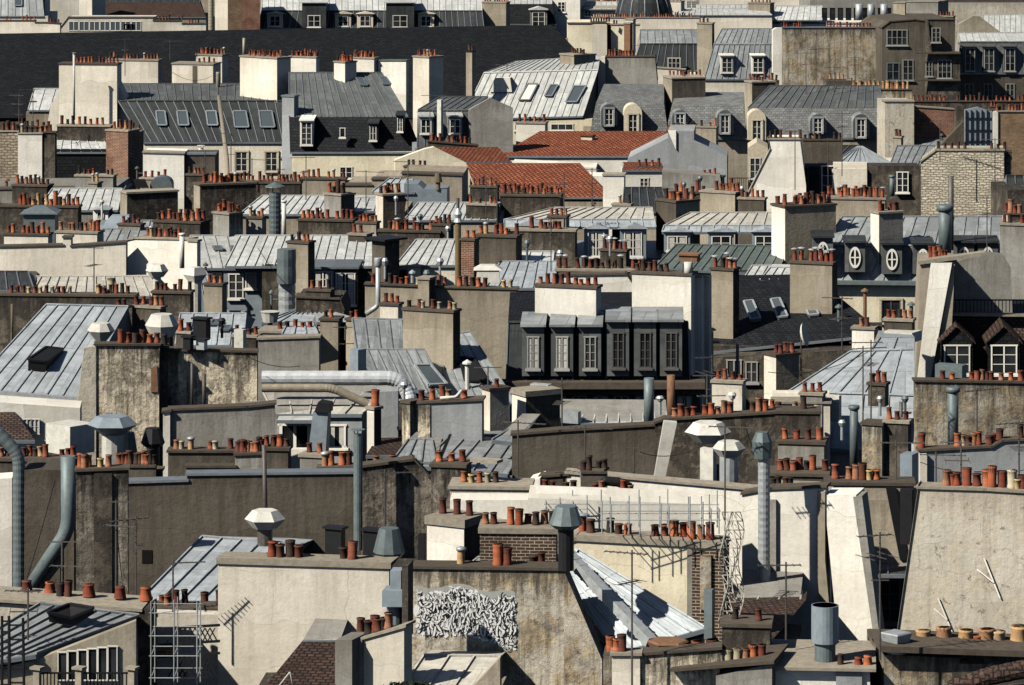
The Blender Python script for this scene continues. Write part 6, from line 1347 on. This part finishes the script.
def SHRUB(x, y, w, h, row, lab):
    s = ppm(row); c = P(x, y, row); b = MB()
    for i in range(420):
        t = random.random() * 6.28; r = math.sqrt(random.random()); q = c + V3((r * math.cos(t) * w / 2 / s, r * math.sin(t) * .5, (random.random() ** .8) * h / s * (1.1 - r * .5)))
        u = V3((random.gauss(0, 1), random.gauss(0, 1), random.gauss(0, 1))).normalized(); v = u.cross(V3((random.gauss(0, 1), random.gauss(0, 1), 1))).normalized(); k = random.uniform(.05, .09)
        b.poly([q - u * k, q + v * k * .5, q + u * k, q - v * k * .5], 'leaf')
    e = TH('shrub', lab, 'plant', row, x); b.build('foliage', e); b = MB(); b.tube([P(x, y + 20, row), P(x, y - h * .5, row)], .05, 'wood', 6); b.build('stem', e)
SHRUB(410, 694, 60, 12, 738, 'dark bushy plant on the ledge under the graffiti'); SHRUB(893, 322, 22, 8, 300, 'small green window plant on the cream facade'); 0

# ================================================================== more small stacks between the roofs
for a_ in [
 ('thin grey chimney with four pots behind the grey plaster chimney', 246, 262, 219, 'rrrr', 4, 'grey', 262), ('pale low chimney with pots between valley roof and brown bright sided chimney', 356, 376, 224, 'rrrrr', 4, 'tan', 258),
 ('short brown chimney with pots left of the cream flue pole', 432, 450, 226, 'rrkr', 5, 'brown', 262), ('dark low chimney with pots over the bright wide seamed zinc', 466, 496, 206, 'rrrrrr', 4, 'dark', 240),
 ('small tan chimney with pots between the arched windows roofs', 548, 566, 218, 'rrrr', 4, 'tan', 262), ('narrow dark chimney with pots before the grey valley of the gable house', 612, 630, 206, 'krrk', 4, 'dark', 244),
 ('low brown chimney with pots right of the tan chimney of orange pots', 738, 764, 200, 'rrrrr', 5, 'brown', 236), ('tan low chimney with pots on the flat under the stone front', 700, 722, 178, 'rrrr', 4, 'tan', 214),
 ('grey low chimney with pots at the side before the white edged wall', 1000, 1030, 226, 'rrkrr', 4, 'grey', 300), ('small chimney of red pots above the pyramid skylight', 118, 140, 226, 'rrrr', 4, 'grey', 255),
 ('small pale chimney with pots behind the square white cowl', 204, 222, 286, 'rrr', 4, 'tan', 330), ('brown low chimney with pots right of the big metal drum', 306, 330, 292, 'rrk', 4, 'brown', 338),
 ('low dark chimney with short pots beside the planter pot', 232, 256, 338, 'rkrr', 4, 'dark', 384), ('pale stub chimney with pots behind the lower zinc slope', 380, 398, 306, 'rrr', 4, 'cream', 350),
 ('thin low wall with pots across the middle slate mansard', 690, 716, 128, 'rkr', 3, 'tan', 160), ('small white chimney with red pots in front of the oval dormer facade', 852, 874, 330, 'rrrr', 5, 'white', 368),
 ('brown chimney with red pots under the window plant', 884, 912, 322, 'rrrrr', 5, 'brown', 392), ('low cream chimney with small pots before the shuttered house front', 712, 742, 384, 'rrkr', 5, 'cream', 452),
 ('small grey chimney with pots on the flat pale panels', 800, 822, 396, 'rrr', 5, 'grey', 460), ('dark low chimney with pots before the lower blue roof', 884, 908, 424, 'rkr', 5, 'dark', 500),
 ('small stub with two pots under the brown wall of the white windows', 300, 322, 458, 'rr', 5, 'grey', 536), ('low wall with pots under the hall at the tallest brick chimney', 140, 166, 180, 'rrrr', 3, 'tan', 212),
 ('small dark chimney with pots at the foot of the cream annexe', 186, 204, 176, 'krrk', 3, 'dark', 213), ('low tan chimney with pots at the foot of the white gable of the orange house', 404, 426, 168, 'kkrk', 3, 'tan', 202),
 ('dark chimney with many pots in front of the grey gable', 470, 496, 188, 'rrkrrr', 3, 'dark', 222)]:
    CT(a_[0], a_[1], a_[2], a_[3], a_[4], a_[5], m=a_[6], row=a_[7], cap='dconc' if a_[7] % 4 else 'conc', a=-16, d=.6)

rv = random.Random(9)
for k in range(95):                     # bare vent pipes poking out of the roofs
    row = rv.choice((rv.uniform(200, 320), rv.uniform(200, 320), rv.uniform(330, 420), rv.uniform(420, 540), rv.uniform(110, 190))); x = rv.uniform(5, 1018); b = MB(); p = P(x, row, row) - V3((0, 0, .8)); h = rv.uniform(.9, 2.1); r = rv.uniform(.045, .09)
    m = rv.choice(('galv', 'galvd', 'mast', 'wmet', 'bpipe', 'rust')); b.tube([p, p + V3((0, 0, h))], r, m, 8)
    if rv.random() < .6: b.tube([p + V3((0, 0, h + .04)), p + V3((0, 0, h + .1)), p + V3((0, 0, h + .2))], [r * 2.2, r * 2.1, .01], m, 8)
    if rv.random() < .3: b.tube([p + V3((0, 0, h * .8)), p + V3((.3, 0, h * .8))], r * .6, m, 6)
    o = b.build('vent_pipe', None, p); tag(o, 'thin upright vent pipe among the roofs and chimneys', 'pipe', 'thin vent pipes among the roofs')
# ================================================================== light, sky, camera
w = bpy.data.worlds.new('World'); S.world = w; w.use_nodes = True
nt = w.node_tree; sky = nt.nodes.new('ShaderNodeTexSky'); sky.sky_type = 'NISHITA'; sky.sun_disc = False
AZ, EL = 33, 42                                   # sun: degrees behind the viewer's left shoulder, and height
sd = V3((-math.cos(math.radians(AZ)) * math.cos(math.radians(EL)), -math.sin(math.radians(AZ)) * math.cos(math.radians(EL)), math.sin(math.radians(EL))))
sky.sun_elevation = math.radians(EL); sky.sun_rotation = math.atan2(sd.x, sd.y)
sky.air_density = .55; sky.dust_density = .3; sky.ozone_density = .5
nt.links.new(sky.outputs[0], nt.nodes['Background'].inputs[0]); nt.nodes['Background'].inputs[1].default_value = .05
L = bpy.data.lights.new('sun', 'SUN'); L.energy = 5.0; L.angle = math.radians(.55); L.color = (1, .94, .83)
lo = bpy.data.objects.new('sun', L); COL.objects.link(lo); lo.rotation_euler = sd.to_track_quat('Z', 'Y').to_euler()
cam = bpy.data.cameras.new('camera'); co = bpy.data.objects.new('camera', cam); COL.objects.link(co); S.camera = co
co.location = (0, 0, CAMH); co.rotation_euler = (math.radians(90), 0, 0)
cam.sensor_width = 36; cam.lens = 36 * F / 1024; cam.shift_y = (HOR - 342.5) / 1024; cam.clip_end = 20000; cam.clip_start = 1
S.view_settings.view_transform = 'Standard'; S.view_settings.look = 'None'; S.view_settings.exposure = 0.75; S.view_settings.gamma = 1
S.cycles.max_bounces = 4; S.cycles.diffuse_bounces = 0; S.cycles.use_denoising = True
print('OBJECTS', len(bpy.data.objects), 'THINGS', len(LABELS))
